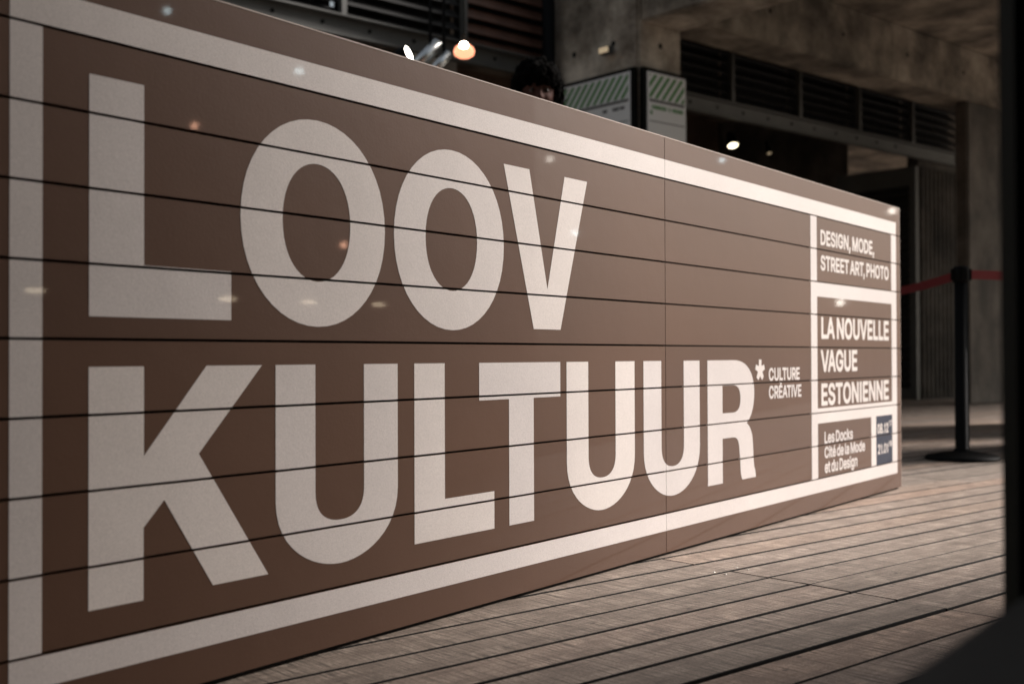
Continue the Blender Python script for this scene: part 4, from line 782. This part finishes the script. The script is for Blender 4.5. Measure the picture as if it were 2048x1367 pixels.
# shoes
for s in (-1, 1):
    sh_ = bmesh.new(); bmesh.ops.create_uvsphere(sh_, u_segments=24, v_segments=14, radius=1)
    for v in sh_.verts: v.co = (v.co.x * .052, v.co.y * .145, max(v.co.z, -.5) * .07)
    obj('shoe', sh_, M['black'], pr, loc=(s * .118, -.05, .036), smooth=True)

# ================================================================== UNSEEN LAMPS, added only for their glints on the board's glossy film
# each glint: a lamp where the mirrored sight line reaches its distance
def glint(hit, ref, dist, m, sx, sz, name, label):
    p = Vector((hit[0], hit[1], hit[2] + CAM_H)) + Vector(ref) * dist
    t = empty(name, loc=p); tag(t, label, 'lamp')
    t.rotation_euler = (-Vector(ref)).to_track_quat('-Y', 'Z').to_euler()
    bm = bmesh.new(); bmesh.ops.create_uvsphere(bm, u_segments=24, v_segments=16, radius=1)
    for v in bm.verts: v.co = (v.co.x * sx, v.co.y * min(sx, sz), v.co.z * sz)
    obj('glass', bm, m, t, smooth=True)
    bm = bmesh.new(); box(bm, -sx, sx, -.01, .01, sz * 1.05, sz * 1.4); obj('holder', bm, M['black'], t)
M['tube'] = emit('lit_tube', (1.0, 0.80, 0.55), GLINT * 0.8)
M['globe'] = emit('lit_globe', (1.0, 0.50, 0.32), GLINT * 1.3)
M['globe_cold'] = emit('lit_cold_globe', (0.75, 0.95, 1.0), GLINT * 0.9)
M['globe_white'] = emit('lit_white_globe', (1.0, 0.93, 0.82), GLINT * .8)
for hit, ref, dist, m, sx, sz, lab in (
    ((-0.695, 1.675, 0.098), (0.993, -0.109, 0.054), 4.2, M['tube'], .052, .009, 'unseen light bar added for the leftmost glint of the row'),
    ((-0.483, 1.957, 0.100), (0.998, 0.042, 0.049), 4.2, M['tube'], .045, .012, 'unseen light bar added for the second glint of the row'),
    ((-0.372, 2.105, 0.101), (0.993, 0.109, 0.047), 4.2, M['tube'], .040, .011, 'unseen light bar added for the third glint of the row'),
    ((-0.261, 2.254, 0.102), (0.985, 0.168, 0.045), 4.2, M['tube'], .038, .010, 'unseen light bar added for the fourth glint of the row'),
    ((-0.142, 2.412, 0.104), (0.974, 0.223, 0.043), 4.2, M['tube'], .038, .010, 'unseen light bar added for the rightmost glint of the row')):
    glint(hit, ref, dist, m, sx, sz, 'glint_bar', lab)
for hit, ref, dist, m, s, lab in (
    ((-0.525, 1.901, 0.383), (0.982, 0.015, 0.191), 4.2, M['globe'], .018, 'unseen orange globe added for the higher orange glint'),
    ((-0.319, 2.177, 0.211), (0.986, 0.138, 0.096), 4.2, M['globe'], .018, 'unseen orange globe added for the lower orange glint'),
    ((-0.387, 2.086, 0.519), (0.966, 0.098, 0.238), 4.2, M['globe_cold'], .020, 'unseen cold blue globe added for a glint near the board top'),
    ((-0.557, 1.859, 0.562), (0.961, -0.007, 0.278), 4.2, M['globe_cold'], .018, 'second unseen cold blue globe added for a glint near the board top'),
    ((1.200, 4.202, 0.192), (0.845, 0.533, 0.044), 9.0, M['globe_white'], .040, 'unseen white globe added for the large glint near the right end'),
    ((1.548, 4.667, 0.586), (0.817, 0.564, 0.118), 9.0, M['globe_white'], .034, 'unseen warm globe added for a glint at the top right of the board'),
    ((0.092, 2.724, 0.467), (0.936, 0.308, 0.169), 8.0, M['globe_white'], .030, 'unseen pale globe added for a glint in the upper middle of the board'),
    ((0.155, 2.808, 0.299), (0.938, 0.331, 0.106), 8.0, M['globe_cold'], .024, 'unseen cold globe added for a lower glint near the middle of the board'),
    ((0.630, 3.443, 0.586), (0.881, 0.443, 0.165), 8.0, M['globe_cold'], .022, 'unseen cold globe added for a glint near the top edge of the board')):
    glint(hit, ref, dist, m, s, s, 'glint_globe', lab)
